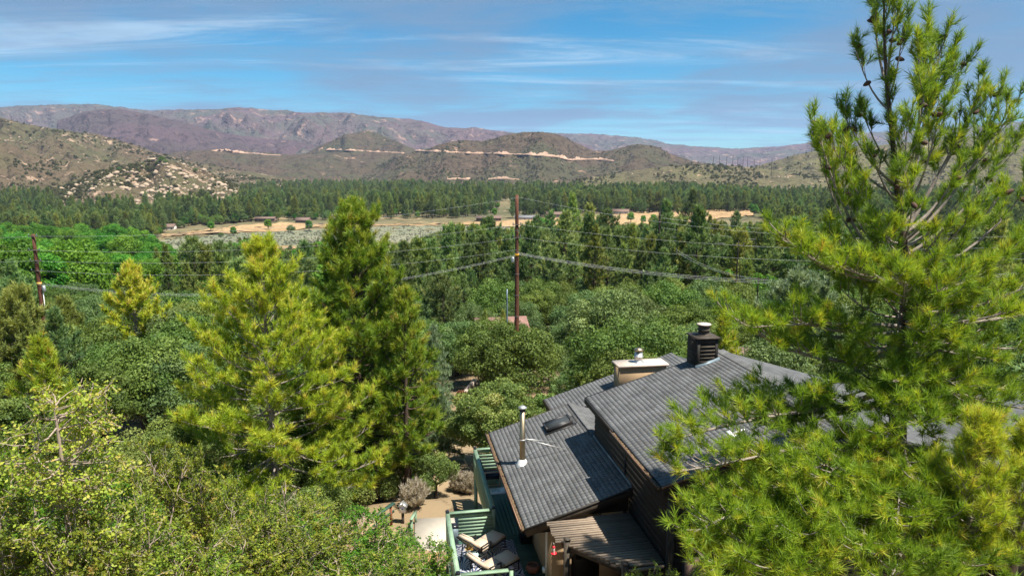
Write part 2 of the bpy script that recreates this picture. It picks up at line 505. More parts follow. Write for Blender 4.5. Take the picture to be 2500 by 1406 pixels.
mat_leaf('leaf_chaparral', [(0.050, 0.056, 0.024), (0.078, 0.084, 0.034), (0.110, 0.110, 0.046), (0.145, 0.135, 0.060)], 0.12, spec=0.05, hue_var=0.03, val_var=0.25)

mat_land('soil', (0.20, 0.145, 0.085), (0.27, 0.20, 0.12), (0.43, 0.30, 0.18), 0.7, 0.05, 0.9, 0.4, 0.12)
mat_land('valley_floor', (0.10, 0.095, 0.05), (0.17, 0.14, 0.075), (0.42, 0.30, 0.17), 0.55, 0.006, 0.08, 0.4, 1.0)
mat_land('sage_field', (0.165, 0.172, 0.110), (0.21, 0.20, 0.135), (0.36, 0.28, 0.18), 0.35, 0.01, 0.35, 0.5, 0.5)
mat_land('gold_grass', (0.33, 0.215, 0.11), (0.39, 0.265, 0.14), (0.21, 0.17, 0.09), 0.55, 0.02, 0.3, 0.2, 0.3)
mat_land('far_range', (0.105, 0.072, 0.074), (0.080, 0.080, 0.064), (0.28, 0.185, 0.145), 0.60, 0.0016, 0.014, 1.0, 60.0)
mat_land('purple_spur', (0.086, 0.056, 0.058), (0.070, 0.052, 0.048), (0.28, 0.18, 0.14), 0.38, 0.002, 0.018, 1.0, 45.0)
mat_land('brown_hill', (0.080, 0.057, 0.036), (0.064, 0.059, 0.031), (0.34, 0.22, 0.145), 0.42, 0.0035, 0.032, 1.0, 26.0)
mat_land('rocky_slope', (0.098, 0.072, 0.043), (0.080, 0.074, 0.036), (0.38, 0.265, 0.18), 0.55, 0.006, 0.055, 1.0, 12.0)
mat_land('olive_hill', (0.098, 0.084, 0.044), (0.115, 0.105, 0.048), (0.44, 0.30, 0.19), 0.45, 0.006, 0.055, 1.0, 12.0)
# ------------------------------------------------------------------ ground
HO = np.array([0.40, 19.4]); HA = R(10)
HE1 = np.array([math.cos(HA), math.sin(HA)]); HE2 = np.array([-math.sin(HA), math.cos(HA)])
_PY = np.array([-400, -30, 0, 8, 14, 20, 26, 32, 45, 60, 80, 120, 200, 300, 450, 600, 1000, 3000, 40000.])
_PZ = np.array([20, 12.0, 8.5, 5.6, 3.2, 0.5, -1.6, -2.9, -4.5, -6.2, -8.5, -14, -25, -33, -40, -44, -45, -45, -45.])


def sstep(a, b, x):
    t = np.clip((x - a) / (b - a), 0, 1)
    return t * t * (3 - 2 * t)


def gz(x, y):
    x = np.asarray(x, float); y = np.asarray(y, float)
    z = np.interp(y, _PY, _PZ)
    near = np.clip(1 - np.abs(y) / 4000, 0, 1)
    amp = np.interp(y, [0, 20, 60, 300, 900, 2000], [0.25, 0.3, 0.8, 2.5, 3.0, 6.0])
    z = z + amp * (fbm(x * 0.06 + 3, y * 0.06, 3, 5) - 0.5) * 1.2 + (fbm(x * 0.7, y * 0.7, 2, 9) - 0.5) * 0.12
    # the house pad cut into the slope
    dx = x - HO[0]; dy = y - HO[1]
    s = dx * HE1[0] + dy * HE1[1]; q = dx * HE2[0] + dy * HE2[1]
    w = sstep(-0.8, 0.6, s) * (1 - sstep(22, 26, s)) * sstep(-7.5, -4.5, q) * (1 - sstep(10, 14, q))
    z = z * (1 - w) + w * np.minimum(z, -0.35)
    # terrace below the deck
    w2 = sstep(-6.2, -4.4, s) * (1 - sstep(-0.6, 0.4, s)) * sstep(-1.5, 1.5, q) * (1 - sstep(9.5, 12, q))
    z = z * (1 - w2) + w2 * (-1.55)
    return z


def gzf(x, y):
    return float(gz(np.array([x]), np.array([y]))[0])


def on_ground(u, v, y0=2, y1=4000):
    """where the photo direction meets the ground"""
    d = ray(u, v)
    ys = np.geomspace(y0, y1, 700); t = ys / d[1]
    f = CAMZ + t * d[2] - gz(t * d[0], ys)
    i = int(np.argmax(f < 0)) or len(ys) - 1
    return np.array([t[i] * d[0], ys[i], float(gz(t[i] * d[0], ys[i]))])


def make_ground():
    g = Geo()
    rad = np.concatenate([np.linspace(1.0, 60, 150), np.geomspace(61, 30000, 150)])
    ang = np.linspace(R(-75), R(75), 220)
    A, Rr = np.meshgrid(ang, rad)
    X = Rr * np.sin(A); Y = Rr * np.cos(A) - 6
    Z = gz(X, Y)
    V = np.stack([X, Y, Z], -1).reshape(-1, 3)
    m, n = len(rad), len(ang)
    i = (np.arange(m - 1)[:, None] * n + np.arange(n - 1)[None, :]).reshape(-1)
    F = np.stack([i, i + n, i + n + 1, i + 1], -1)
    o = g.add(V, F).build('ground', None, None, True)
    o.data.materials.append(MATS['soil']); o.data.materials.append(MATS['valley_floor'])
    mi = (np.repeat(rad[:-1], n - 1) > 75).astype(np.int32)
    o.data.polygons.foreach_set('material_index', mi)
    tag(o, 'bare tan hillside soil running down to the valley floor', None, None, 'structure')


make_ground()


def sheet(name, pts_px, mat, dz, label, nx=60, ny=14):
    """a field lying on the ground; outline given as upper and lower edge in photo directions"""
    up, lo = pts_px
    g = Geo(); P = []
    us = np.linspace(max(up[0][0], lo[0][0]), min(up[-1][0], lo[-1][0]), nx)
    for k, t in enumerate(np.linspace(0, 1, ny)):
        for u in us:
            va = np.interp(u, [p[0] for p in up], [p[1] for p in up]); vb = np.interp(u, [p[0] for p in lo], [p[1] for p in lo])
            jit = (vnoise(np.array([u * 0.05]), np.array([k * 3.0]), 4)[0] - 0.5) * 2.0 if k in (0, ny - 1) else 0
            p = on_ground(u, va + (vb - va) * t + jit)
            P.append((p[0], p[1], p[2] + dz))
    i = (np.arange(ny - 1)[:, None] * nx + np.arange(nx - 1)[None, :]).reshape(-1)
    g.add(P, np.stack([i, i + nx, i + nx + 1, i + 1], -1))
    o = g.build(name, MATS[mat], None, True)
    return tag(o, label, None, None, 'structure')


# sage flat and the dry-grass meadows around it
sheet('sage_field', ([(380, 590), (520, 577), (640, 568), (760, 563), (900, 556), (1000, 552), (1240, 556), (1330, 560)],
                     [(380, 625), (520, 622), (700, 612), (900, 612), (1000, 606), (1240, 612), (1330, 600)]), 'sage_field', 0.30, 'grey green sage flat in the middle of the valley')
sheet('grass_field', ([(395, 574), (480, 566), (600, 549), (700, 547), (790, 549), (900, 549), (1050, 549), (1190, 542), (1280, 536), (1400, 532)],
                      [(395, 584), (480, 574), (600, 569), (700, 566), (790, 556), (900, 553), (1050, 553), (1190, 553), (1280, 556), (1400, 552)]), 'gold_grass', 0.5, 'strip of golden dry grass along the far edge of the sage flat')
sheet('grass_field', ([(1430, 534), (1470, 528), (1560, 520), (1650, 516), (1760, 513), (1840, 518)],
                      [(1430, 558), (1470, 558), (1560, 556), (1650, 552), (1760, 534), (1840, 528)]), 'gold_grass', 0.6, 'golden dry meadow behind the tall pines right of the brown pole')
sheet('grass_field', ([(660, 603), (760, 603), (840, 606)], [(660, 616), (760, 618), (840, 618)]), 'gold_grass', 0.5, 'small patch of golden grass above the yellow green pine')


# ------------------------------------------------------------------ hills
def hill(name, label, crest, dist, mat, depth_f, zfloor=-47.0, rough=1.0, gul=0.25, nu=420, nr=54, back=0.35, seed=1, power=1.25, wob=0.06):
    """one ridge: crest line seen in directions `crest`, `dist` metres away, its slope running forward for depth_f*dist"""
    nu = int(nu * .85)
    cu = [p[0] for p in crest]; cv = [p[1] for p in crest]
    us = np.linspace(cu[0], cu[-1], nu)
    vs_ = np.interp(us, cu, cv)
    k = np.ones(7) / 7
    vs_ = np.convolve(np.pad(vs_, 3, 'edge'), k, 'valid')
    vs_ = vs_ + (fbm(us * 0.03, us * 0 + seed, 3, seed + 3) - .5) * 5 * (1 if dist > 3000 else .6) + (fbm(us * 0.2, us * 0 + seed, 2, seed + 5) - .5) * 2.2
    D = dist if np.isscalar(dist) else np.interp(us, [d[0] for d in dist], [d[1] for d in dist])
    D = D * (1 + wob * (fbm(us * 0.012, us * 0 + seed, 3, seed) - 0.5) * 2)
    dirs = np.stack([ray(u, v) for u, v in zip(us, vs_)])
    t = D / dirs[:, 1]
    X0 = t * dirs[:, 0]; Z0 = CAMZ + t * dirs[:, 2]
    s = np.concatenate([np.linspace(-1, 0, int(nr * 0.78)), np.linspace(0, 1, nr - int(nr * 0.78) + 1)[1:]])
    S, _ = np.meshgrid(s, us, indexing='ij')
    yy = D[None, :] * (1 + np.where(S < 0, S * depth_f, S * back * depth_f))
    xx = X0[None, :] * yy / D[None, :]
    sh = np.where(S < 0, np.clip(1 + S, 0, 1) ** power, np.clip(1 - S, 0, 1) ** 1.3)
    edge = np.ones(nu)
    e = int(nu * 0.03); edge[:e] = np.linspace(0, 1, e); edge[-e:] = np.linspace(1, 0, e)
    H = (Z0 - zfloor)[None, :] * edge[None, :]
    L0 = dist if np.isscalar(dist) else float(np.mean(D))
    wl = L0 * 0.055
    g1 = ridged(xx / wl, yy / (wl * 2.0), 5, seed) - 0.45
    g2 = fbm(xx / (wl * 0.25), yy / (wl * 0.35), 4, seed + 9) - 0.5
    crestw = 4 * sh * (1 - sh)
    Z = zfloor + H * sh + H * gul * 1.5 * g1 * (crestw * 0.8 + 0.05) * rough + H * 0.16 * g2 * (crestw + 0.08) * rough
    V = np.stack([xx, yy, Z], -1).reshape(-1, 3)
    m = len(s); n = nu
    i = (np.arange(m - 1)[:, None] * n + np.arange(n - 1)[None, :]).reshape(-1)
    F = np.stack([i, i + 1, i + n + 1, i + n], -1)
    o = Geo().add(V, F).build(name, MATS[mat], None, True)
    tag(o, label, None, None, 'structure')
    grid = V.reshape(m, n, 3)
    return o, grid


far_crest = [(-500, 268), (-200, 262), (0, 262), (90, 258), (180, 255), (230, 256), (290, 262), (365, 269), (460, 267), (560, 265), (590, 263), (700, 271), (760, 276), (850, 274), (910, 285), (940, 287), (1000, 292), (1050, 302), (1100, 312), (1140, 311), (1200, 318), (1260, 326), (1330, 336), (1420, 350), (1500, 372)]
hill('mountain', 'long purple brown mountain ridge under the sky at the left', far_crest, 5600, 'far_range', 0.42, seed=3, gul=0.34, nu=520, nr=70)
hill('mountain', 'faint blue grey mountain ridge farthest away at the right',
     [(1050, 330), (1120, 320), (1200, 321), (1300, 325), (1400, 326), (1500, 331), (1560, 335), (1640, 352), (1760, 362), (1840, 362), (1880, 358), (1950, 354), (2000, 342), (2060, 328), (2140, 322), (2250, 318), (2400, 306), (2470, 298), (2700, 280), (3000, 275)], 7600, 'far_range', 0.34, seed=8, gul=0.26, nu=460, nr=56)
hill('mountain_spur', 'dark purple spur sloping down from the left mountain ridge',
     [(120, 300), (230, 268), (300, 268), (380, 283), (460, 301), (560, 327), (640, 338), (720, 345), (830, 362), (900, 392)], 4300, 'purple_spur', 0.30, seed=12, gul=0.2, nu=300)
small_o, small_g = hill('hill', 'small dark brown hill left of the cone shaped hill',
     [(730, 385), (790, 352), (840, 330), (880, 320), (910, 322), (940, 332), (985, 354), (1030, 372), (1070, 400)], 3500, 'brown_hill', 0.22, seed=15, gul=0.16, nu=180, nr=44)
foot_o, foot_g = hill('hill', 'broad brown foothill under the pale road cut at the left',
     [(300, 400), (420, 372), (520, 366), (620, 372), (700, 378), (800, 374), (880, 372), (960, 374), (1040, 376), (1120, 395), (1200, 430)], 3050, 'brown_hill', 0.26, seed=21, gul=0.3, nu=320)
brown_o, brown_g = hill('hill', 'dark brown twin topped hill crossed by the pale road cut',
     [(860, 436), (930, 400), (990, 376), (1050, 362), (1095, 346), (1140, 343), (1180, 345), (1230, 331), (1290, 321), (1330, 323), (1360, 328), (1400, 345), (1450, 370), (1490, 369), (1530, 357), (1560, 353), (1600, 357), (1650, 380), (1700, 396), (1760, 404), (1860, 414), (1960, 440)], 2650, 'brown_hill', 0.24, seed=27, gul=0.16, nu=420)
rocky_o, rocky_g = hill('hill', 'rocky tan hillside strewn with pale boulders at the left edge',
     [(-400, 262), (-150, 276), (0, 286), (60, 303), (150, 318), (250, 331), (310, 350), (400, 378), (480, 397), (560, 412), (660, 428), (760, 446)], 2000, 'rocky_slope', 0.28, seed=33, gul=0.22, nu=360)
lef_o, lef_g = hill('hill', 'green brown brushy hill in front of the rocky hillside',
     [(-400, 330), (-100, 340), (0, 343), (50, 362), (110, 385), (170, 392), (230, 388), (290, 400), (350, 420), (430, 446)], 1500, 'rocky_slope', 0.22, seed=38, gul=0.22, nu=260, nr=44)
bould_o, bould_g = hill('boulder_hill', 'low knoll covered in pale boulders with a house on top',
     [(120, 470), (190, 446), (240, 420), (300, 407), (350, 399), (400, 391), (450, 400), (500, 416), (545, 436), (590, 462)], 1120, 'rocky_slope', 0.2, seed=44, gul=0.12, nu=220, nr=44)
ol_o, ol_g = hill('hill', 'olive hill rising behind the big pine at the right',
     [(1760, 436), (1840, 409), (1880, 396), (1930, 381), (1980, 371), (2060, 360), (2200, 350), (2400, 330), (2700, 300), (3000, 300)], 2300, 'olive_hill', 0.24, seed=51, gul=0.2, nu=300)
low_o, low_g = hill('hill', 'low olive rise with pale outcrops and a row of power poles',
     [(1380, 446), (1480, 427), (1580, 411), (1680, 404), (1760, 404), (1850, 411), (1950, 424), (2060, 436), (2200, 445)], 1750, 'olive_hill', 0.22, seed=57, gul=0.15, nu=300, nr=44)


# pale road cuts on the hills: a bench with a broken bank above it
def on_grid(grid, u, v):
    """nearest vertex of a hill to a photo direction"""
    a, b = to_px(grid)
    d = (a - u) ** 2 + (b - v) ** 2
    d[int(len(grid) * 0.8):] = 1e9
    i = np.unravel_index(np.argmin(d), d.shape)
    return grid[i].copy()


def hill_ray(grid, us, vs_):
    """points on the front slope of a hill for each photo direction"""
    m, n, _ = grid.shape
    a, b = to_px(grid)
    out = []
    fr = int(m * 0.78)
    for u, v in zip(us, vs_):
        j = int(np.argmin(np.abs(a[fr // 2] - u)))
        col = b[:fr, j]
        i = int(np.argmin(np.abs(col - v)))
        p = grid[i, j]
        d = ray(u, v); t = p[1] / d[1]
        out.append(np.array([t * d[0], p[1], CAMZ + t * d[2]]))
    return np.array(out)


def road_cut(label, grid, line, hpx):
    us = np.arange(line[0][0], line[-1][0], 3.0)
    vv = np.interp(us, [p[0] for p in line], [p[1] for p in line])
    P = hill_ray(grid, us, vv)
    k = np.ones(5) / 5
    for c in (1, 2):
        P[:, c] = np.convolve(np.pad(P[:, c], 2, 'edge'), k, 'valid')
    dist = P[:, 1]
    h = (np.interp(us, [p[0] for p in hpx], [p[1] for p in hpx])) * dist / FPX
    h = h * (0.15 + 1.0 * vnoise(us * 0.09, us * 0 + 2, 7) * (0.4 + 1.1 * vnoise(us * 0.4, us * 0 + 5, 3)))
    n = len(us)
    rows = [P + np.stack([0 * h, -dist * 0.006, -3 + 0 * h], 1), P + np.stack([0 * h, -dist * 0.006, 0.6 + 0 * h], 1), P + np.stack([0 * h, -dist * 0.002, 0.8 + 0 * h], 1),
            P + np.stack([0 * h, -dist * 0.001, h * 0.6], 1), P + np.stack([0 * h, dist * 0.003, h], 1), P + np.stack([0 * h, dist * 0.012, h - 6], 1)]
    V = np.concatenate(rows)
    i = (np.arange(len(rows) - 1)[:, None] * n + np.arange(n - 1)[None, :]).reshape(-1)
    g = Geo().add(V, np.stack([i, i + 1, i + n + 1, i + n], -1))
    o = g.build('road', MATS['roadcut'], None, False)
    tag(o, label, None, None, 'structure')


road_cut('pale road cut crossing the front of the dark brown hill', brown_g, [(1015, 368), (1080, 371), (1160, 374), (1240, 376), (1300, 378), (1360, 382), (1390, 390), (1450, 388), (1500, 394)], [(1015, 3), (1140, 4), (1240, 6), (1330, 9), (1380, 6), (1500, 3)])


road_cut('pale road cut winding over the broad foothill at the left', foot_g, [(520, 368), (560, 371), (620, 375), (690, 380)], [(520, 3), (560, 7), (600, 3), (690, 2)])
road_cut('short pale road cut below the small dark hill', small_g, [(800, 366), (860, 367), (920, 371), (990, 374)], [(800, 3), (860, 4), (990, 2)])
road_cut('orange bank at the foot of the brown hill left of the middle pole', brown_g, [(1092, 437), (1120, 436), (1150, 437)], [(1092, 4), (1150, 4)])
road_cut('orange bank at the foot of the brown hill near the middle pole', brown_g, [(1192, 437), (1230, 435), (1268, 438)], [(1192, 5), (1268, 4)])


def land_scatter(grid, us, vs_):
    return hill_ray(grid, us, vs_)
# ------------------------------------------------------------------ the house
# house frame: s to the right, q away from the camera, z up from the deck boards
house = thing('brown_house', 'dark brown shingled hillside house with two chimneys and a steel flue', 'house', (HO[0], HO[1], 0), HA)
SP = []      # every shingle spot: (matrix, roof object)


def shingle_mesh(w=0.1625, e=0.150, th=0.005):
    # local x along the eave, y up the slope, z off the roof; butt edge at y=0
    g = Geo()
    g.hexa([(-w / 2, 0, 0.0), (w / 2, 0, 0.0), (w / 2, e + 0.03, -0.004), (-w / 2, e + 0.03, -0.004),
            (-w / 2, 0, th), (w / 2, 0, th), (w / 2, e + 0.03, 0.002), (-w / 2, e + 0.03, 0.002)], 0.0)
    return g


SH_ME = shingle_mesh().mesh('shingle', MATS['shingle'])


def roof_plane(name, s0, z0, s1, z1, q0, q1, poly=None, th=0.16, holes=(), extra=None):
    """a roof slope rising from the eave (s0,z0) to (s1,z1); shingle courses run along q"""
    L = math.hypot(s1 - s0, z1 - z0); ux = (s1 - s0) / L; uz = (z1 - z0) / L
    g = Geo()
    nx, nz = -uz, abs(ux)
    if ux < 0:
        nx = uz * -1
    nx, nz = (-uz * math.copysign(1, ux), abs(ux))
    b = 0.012
    def P(s, q, z, off): return (s + nx * off, q, z + nz * off)
    g.hexa([P(s0, q0, z0, -th), P(s1, q0, z1, -th), P(s1, q1, z1, -th), P(s0, q1, z0, -th),
            P(s0, q0, z0, -b), P(s1, q0, z1, -b), P(s1, q1, z1, -b), P(s0, q1, z0, -b)])
    if extra:
        a0, a1, b0, b1 = extra       # a further stretch of the same slope: s range, q range
        za = z0 + (a0 - s0) * (z1 - z0) / (s1 - s0); zb = z0 + (a1 - s0) * (z1 - z0) / (s1 - s0)
        g.hexa([P(a0, b0, za, -th), P(a1, b0, zb, -th), P(a1, b1, zb, -th), P(a0, b1, za, -th),
                P(a0, b0, za, -b), P(a1, b0, zb, -b), P(a1, b1, zb, -b), P(a0, b1, za, -b)])
    ro = g.build(name, MATS['underlay'], house)
    # spots
    e = 0.15; w = 0.166
    nrow = int(L / e)
    rr = random.Random(int(abs(s0) * 100) + 5)
    rects = [(s0, s1, q0, q1)] + ([extra] if extra else [])
    lo = min(r[2] for r in rects); hi = max(r[3] for r in rects)
    for i in range(nrow + 1):
        d = i * e
        s = s0 + ux * d; z = z0 + uz * d
        off = (i * 0.021) % w + rr.uniform(-0.006, 0.006)
        q = lo + w / 2 - off
        while q < hi + w / 2:
            if ux > 0:
                rg = [r for r in rects if r[0] - 0.01 <= s <= r[1] + 0.01]
                a0 = min((r[2] for r in rg), default=9e9); a1 = max((r[3] for r in rg), default=-9e9)
            else:
                a0, a1 = q0, q1
            c0 = max(q - w / 2, a0); c1 = min(q + w / 2, a1)
            if c1 - c0 > 0.04 and not any(h[0] < s < h[1] and h[2] < q < h[3] for h in holes):
                jit = rr.uniform(-0.003, 0.003); k = (c1 - c0) / w; qc = (c0 + c1) / 2
                sg = -k if ux > 0 else k
                SP.append((Matrix(((0, ux, nx, s + ux * jit), (sg, 0, 0, qc), (0, uz, nz, z + uz * jit), (0, 0, 0, 1))), ro))
            q += w
    return ro


LZ, LM = 2.3, 0.309
low_roof = roof_plane('lower_roof', 0.0, LZ, 3.40, LZ + 3.40 * LM, 0.0, 7.72, holes=[(1.95, 3.05, 5.72, 6.55)])
low_back = roof_plane('lower_roof_back_slope', 5.6, LZ + 3.40 * LM - 2.2 * LM, 3.40, LZ + 3.40 * LM, 4.25, 7.72)
UZ, UM = 4.80, 0.300
up_roof = roof_plane('upper_roof', 3.03, UZ, 8.10, UZ + 5.07 * UM, -2.98, 4.20, extra=(5.6, 8.10, -3.85, -2.98))
up_back = roof_plane('upper_roof_right_slope', 13.4, UZ + 5.07 * UM - 5.3 * UM, 8.10, UZ + 5.07 * UM, -3.85, 4.20)
rear_roof = roof_plane('rear_roof', 2.80, 2.80, 8.60, 2.80 + 5.8 * 0.318, 7.74, 9.95)

# nearest shingles are pieces of their own, the rest one field per roof
_rot = Matrix.Translation((HO[0], HO[1], 0)) @ Matrix.Rotation(HA, 4, 'Z')
_cam = Vector((0, 0, CAMZ))


def _sh_key(e):
    p = _rot @ e[0].translation
    u, v = to_px(np.array(p))
    d = (p - _cam).length
    hid = (u > 1700 and v > 1000) or u > 2100 or v > 1420 or e[1] in (up_back, low_back, rear_roof)
    return d + (100 if hid else 0)


SP.sort(key=_sh_key)
for m, ro in SP[:300]:
    o = link('shingle', SH_ME, ro); o.matrix_local = m
fields = {}
base_v = np.array([tuple(v.co) for v in SH_ME.vertices]); base_f = np.array([tuple(p.vertices) for p in SH_ME.polygons])
rr = random.Random(3)
for m, ro in SP[300:]:
    A = np.array(m)
    fields.setdefault(ro.name, (ro, Geo()))[1].add(base_v @ A[:3, :3].T + A[:3, 3], base_f, rr.random())
for nm, (ro, g) in fields.items():
    tag(g.build('shingle_field', MATS['shingle'], ro), kind='stuff')

# ridge caps
def ridge_caps(ro, s, z, q0, q1, m1, m2):
    g = Geo(); q = q0
    while q < q1:
        g.add([(s - 0.15, q, z - 0.15 * m1 + 0.022), (s, q, z + 0.035), (s + 0.15, q, z - 0.15 * m2 + 0.022),
               (s - 0.15, q + 0.3, z - 0.15 * m1 + 0.010), (s, q + 0.3, z + 0.020), (s + 0.15, q + 0.3, z - 0.15 * m2 + 0.010),
               (s - 0.15, q, z - 0.15 * m1), (s, q, z), (s + 0.15, q, z - 0.15 * m2)],
              [(0, 1, 4, 3), (1, 2, 5, 4), (6, 7, 1, 0), (7, 8, 2, 1)], rr.random())
        q += 0.145
    g.build('ridge_cap', MATS['shingle'], ro)


ridge_caps(up_roof, 8.10, UZ + 5.07 * UM, -3.85, 4.05, UM, UM)
ridge_caps(low_roof, 3.40, LZ + 3.40 * LM, 4.3, 7.6, LM, LM)

# eave and rake boards, gutters
def bar_part(name, a, b, w, h, mat, parent=house, up=(0, 0, 1)):
    return Geo().bar(a, b, w, h, up).build(name, MATS[mat], parent)


bar_part('rake_board', (0.0, -0.03, LZ - 0.13), (3.34, -0.03, LZ + 3.34 * LM - 0.13), 0.05, 0.26, 'fascia')
bar_part('rake_board', (0.0, 7.75, LZ - 0.09), (3.4, 7.75, LZ + 3.4 * LM - 0.09), 0.05, 0.18, 'fascia')
bar_part('rake_board', (3.03, -3.01, UZ - 0.13), (5.6, -3.01, UZ + 2.57 * UM - 0.13), 0.05, 0.24, 'dark_trim')
bar_part('rake_board', (5.6, -3.88, UZ + 2.57 * UM - 0.13), (8.1, -3.88, UZ + 5.07 * UM - 0.13), 0.05, 0.24, 'dark_trim')
bar_part('rake_board', (3.03, 4.23, UZ - 0.10), (8.1, 4.23, UZ + 5.07 * UM - 0.10), 0.05, 0.2, 'dark_trim')
bar_part('rake_edge', (3.0, -3.05, UZ - 0.012), (5.62, -3.05, UZ + 2.6 * UM - 0.012), 0.035, 0.05, 'copper_edge')
bar_part('rake_edge', (-0.02, -0.065, LZ - 0.012), (3.34, -0.065, LZ + 3.34 * LM - 0.012), 0.02, 0.04, 'dark_trim')
bar_part('rear_eave_board', (2.77, 7.8, 2.72), (2.77, 9.95, 2.72), 0.05, 0.2, 'fascia')


def gutter(s, z, q0, q1, name='gutter'):
    g = Geo(); w = 0.11
    g.box(s - w - 0.02, s - 0.02, q0, q1, z - 0.12, z - 0.10)
    g.box(s - w - 0.032, s - w - 0.02, q0, q1, z - 0.12, z - 0.015)
    g.box(s - 0.02, s - 0.008, q0, q1, z - 0.12, z - 0.03)
    o = g.build(name, MATS['dark_trim'], house)
    Geo().box(s - w - 0.045, s - w - 0.012, q0 - 0.01, q1 + 0.01, z - 0.016, z + 0.006).build('gutter_lip', MATS['copper_edge'], o)
    # dry needles lying in it
    d = Geo(); k = int((q1 - q0) / 0.06); r_ = random.Random(int(s * 50))
    for i in range(k):
        q = q0 + (i + 0.5) * 0.06; h = r_.uniform(0.03, 0.075)
        d.box(s - w - 0.008, s - 0.024, q - 0.035, q + 0.035, z - 0.099, z - 0.099 + h, r_.random())
    d.build('gutter_debris', MATS['debris'], o)


gutter(0.0, LZ, 0.0, 7.7)
gutter(3.03, UZ, -2.95, 1.0)
bar_part('eave_board', (3.0, 1.05, UZ - 0.10), (3.0, 4.2, UZ - 0.10), 0.05, 0.17, 'dark_trim')

# dry pine needles lying on the roofs
def litter(ro, n, f, seed):
    rs = np.random.default_rng(seed); V = []
    for k in range(n):
        s, q, z, sl = f(rs); a = rs.uniform(0, 3.14); L_ = rs.uniform(.05, .12); w = .006
        d = np.array([math.cos(a), math.sin(a), math.cos(a) * sl]); e = np.array([-math.sin(a), math.cos(a), -math.sin(a) * sl]) * w
        p = np.array([s, q, z + .018]); V += [p - d * L_ / 2 - e, p + d * L_ / 2, p - d * L_ / 2 + e]
    tag(Geo().add(V, np.arange(len(V)).reshape(-1, 3)).build('needle_litter', MATS['debris'], ro), kind='stuff')


def _lit_up(rs):
    s = 3.1 + 4.9 * rs.uniform(0, 1) ** .8; q = -2.9 + 7.0 * rs.uniform(0, 1) ** 1.7
    return s, q, UZ + (s - 3.03) * UM, UM


def _lit_low(rs):
    s = 3.3 - 3.2 * rs.uniform(0, 1) ** 2.2; q = rs.uniform(.05, 7.6)
    return s, q, LZ + s * LM, LM


litter(up_roof, 1500, _lit_up, 5)
litter(low_roof, 700, _lit_low, 6)

# ---- walls of the upper block: lap siding, plank by plank
WS, WQ0, WQ1 = 3.36, -2.86, 4.05
core = Geo(); core.box(WS + 0.02, 13.2, WQ0 + 0.02, WQ1 - 0.02, -0.5, 4.66)
core.add([(WS + .02, WQ0 + .02, 4.66), (13.2, WQ0 + .02, 4.6), (8.1, WQ0 + .02, 6.16), (WS + .02, WQ1 - .02, 4.66), (13.2, WQ1 - .02, 4.6), (8.1, WQ1 - .02, 6.16)],
         [(0, 1, 2), (3, 5, 4)])
wall_up = core.build('upper_wall', MATS['dark_trim'], house)
ph = 0.205
side_me = Geo().hexa([(-0.035, WQ0, 0), (0.02, WQ0, 0), (0.02, WQ1, 0), (-0.035, WQ1, 0), (-0.008, WQ0, ph), (0.02, WQ0, ph), (0.02, WQ1, ph), (-0.008, WQ1, ph)]).mesh('siding_plank', MATS['dark_siding'])
z = -0.4
while z + ph < 4.62:
    o = link('siding_plank', side_me, wall_up); o.location = (WS, 0, z); z += ph
fr_len = 9.84
front_me = Geo().hexa([(0, -0.035, 0), (fr_len, -0.035, 0), (fr_len, 0.02, 0), (0, 0.02, 0), (0, -0.008, ph), (fr_len, -0.008, ph), (fr_len, 0.02, ph), (0, 0.02, ph)]).mesh('siding_plank', MATS['dark_siding'])
z = -0.4
while z + ph < 4.62:
    o = link('siding_plank', front_me, wall_up); o.location = (WS, WQ0, z); z += ph
while z < 6.0:       # gable planks shorten under the rake
    a = 3.2 + (z + ph - 4.62) / UM; b = 13.2 - (z + ph - 4.62) / UM
    if b - a > 0.4:
        Geo().hexa([(a, WQ0 - 0.035, z), (b, WQ0 - 0.035, z), (b, WQ0 + 0.02, z), (a, WQ0 + 0.02, z), (a, WQ0 - 0.008, z + ph), (b, WQ0 - 0.008, z + ph), (b, WQ0 + 0.02, z + ph), (a, WQ0 + 0.02, z + ph)]).build('siding_plank', MATS['dark_siding'], wall_up)
    z += ph
Geo().box(WS - 0.06, WS - 0.036, WQ0 - 0.06, WQ0 + 0.10, -0.4, 4.7).box(WS - 0.036, WS + 0.10, WQ0 - 0.06, WQ0 - 0.036, -0.4, 4.7).build('corner_board', MATS['dark_trim'], wall_up)
Geo().box(WS - 0.055, WS - 0.036, 0.62, 0.74, 3.35, 4.7).build('downpipe', MATS['black_cap'], wall_up)
Geo().box(WS - 0.075, WS - 0.04, 0.05, 4.05, 3.36, 3.42).build('flashing', MATS['galvanised'], wall_up)
# bay around the forward gable
fwd = Geo().hexa([(5.80, -3.64, -0.5), (8.3, -3.64, -0.5), (8.3, WQ0 - .06, -0.5), (5.80, WQ0 - .06, -0.5), (5.80, -3.64, 5.42), (8.3, -3.64, 6.1), (8.3, WQ0 - .06, 6.1), (5.80, WQ0 - .06, 5.42)]).build('forward_wall', MATS['dark_trim'], house)
z = -0.4
while z < 5.2:
    Geo().hexa([(5.77, -3.685, z), (8.3, -3.685, z), (8.3, -3.64, z), (5.77, -3.64, z), (5.77, -3.655, z + ph), (8.3, -3.655, z + ph), (8.3, -3.64, z + ph), (5.77, -3.64, z + ph)]).build('siding_plank', MATS['dark_siding'], fwd)
    z += ph
# window on the front wall
wd = Geo().box(3.72, 4.42, WQ0 - 0.055, WQ0 - 0.04, 1.55, 2.65).build('front_window', MATS['weathered_timber'], wall_up)
Geo().box(3.78, 4.36, WQ0 - 0.062, WQ0 - 0.0565, 1.61, 2.59).build('pane', MATS['wall_brown'], wd)
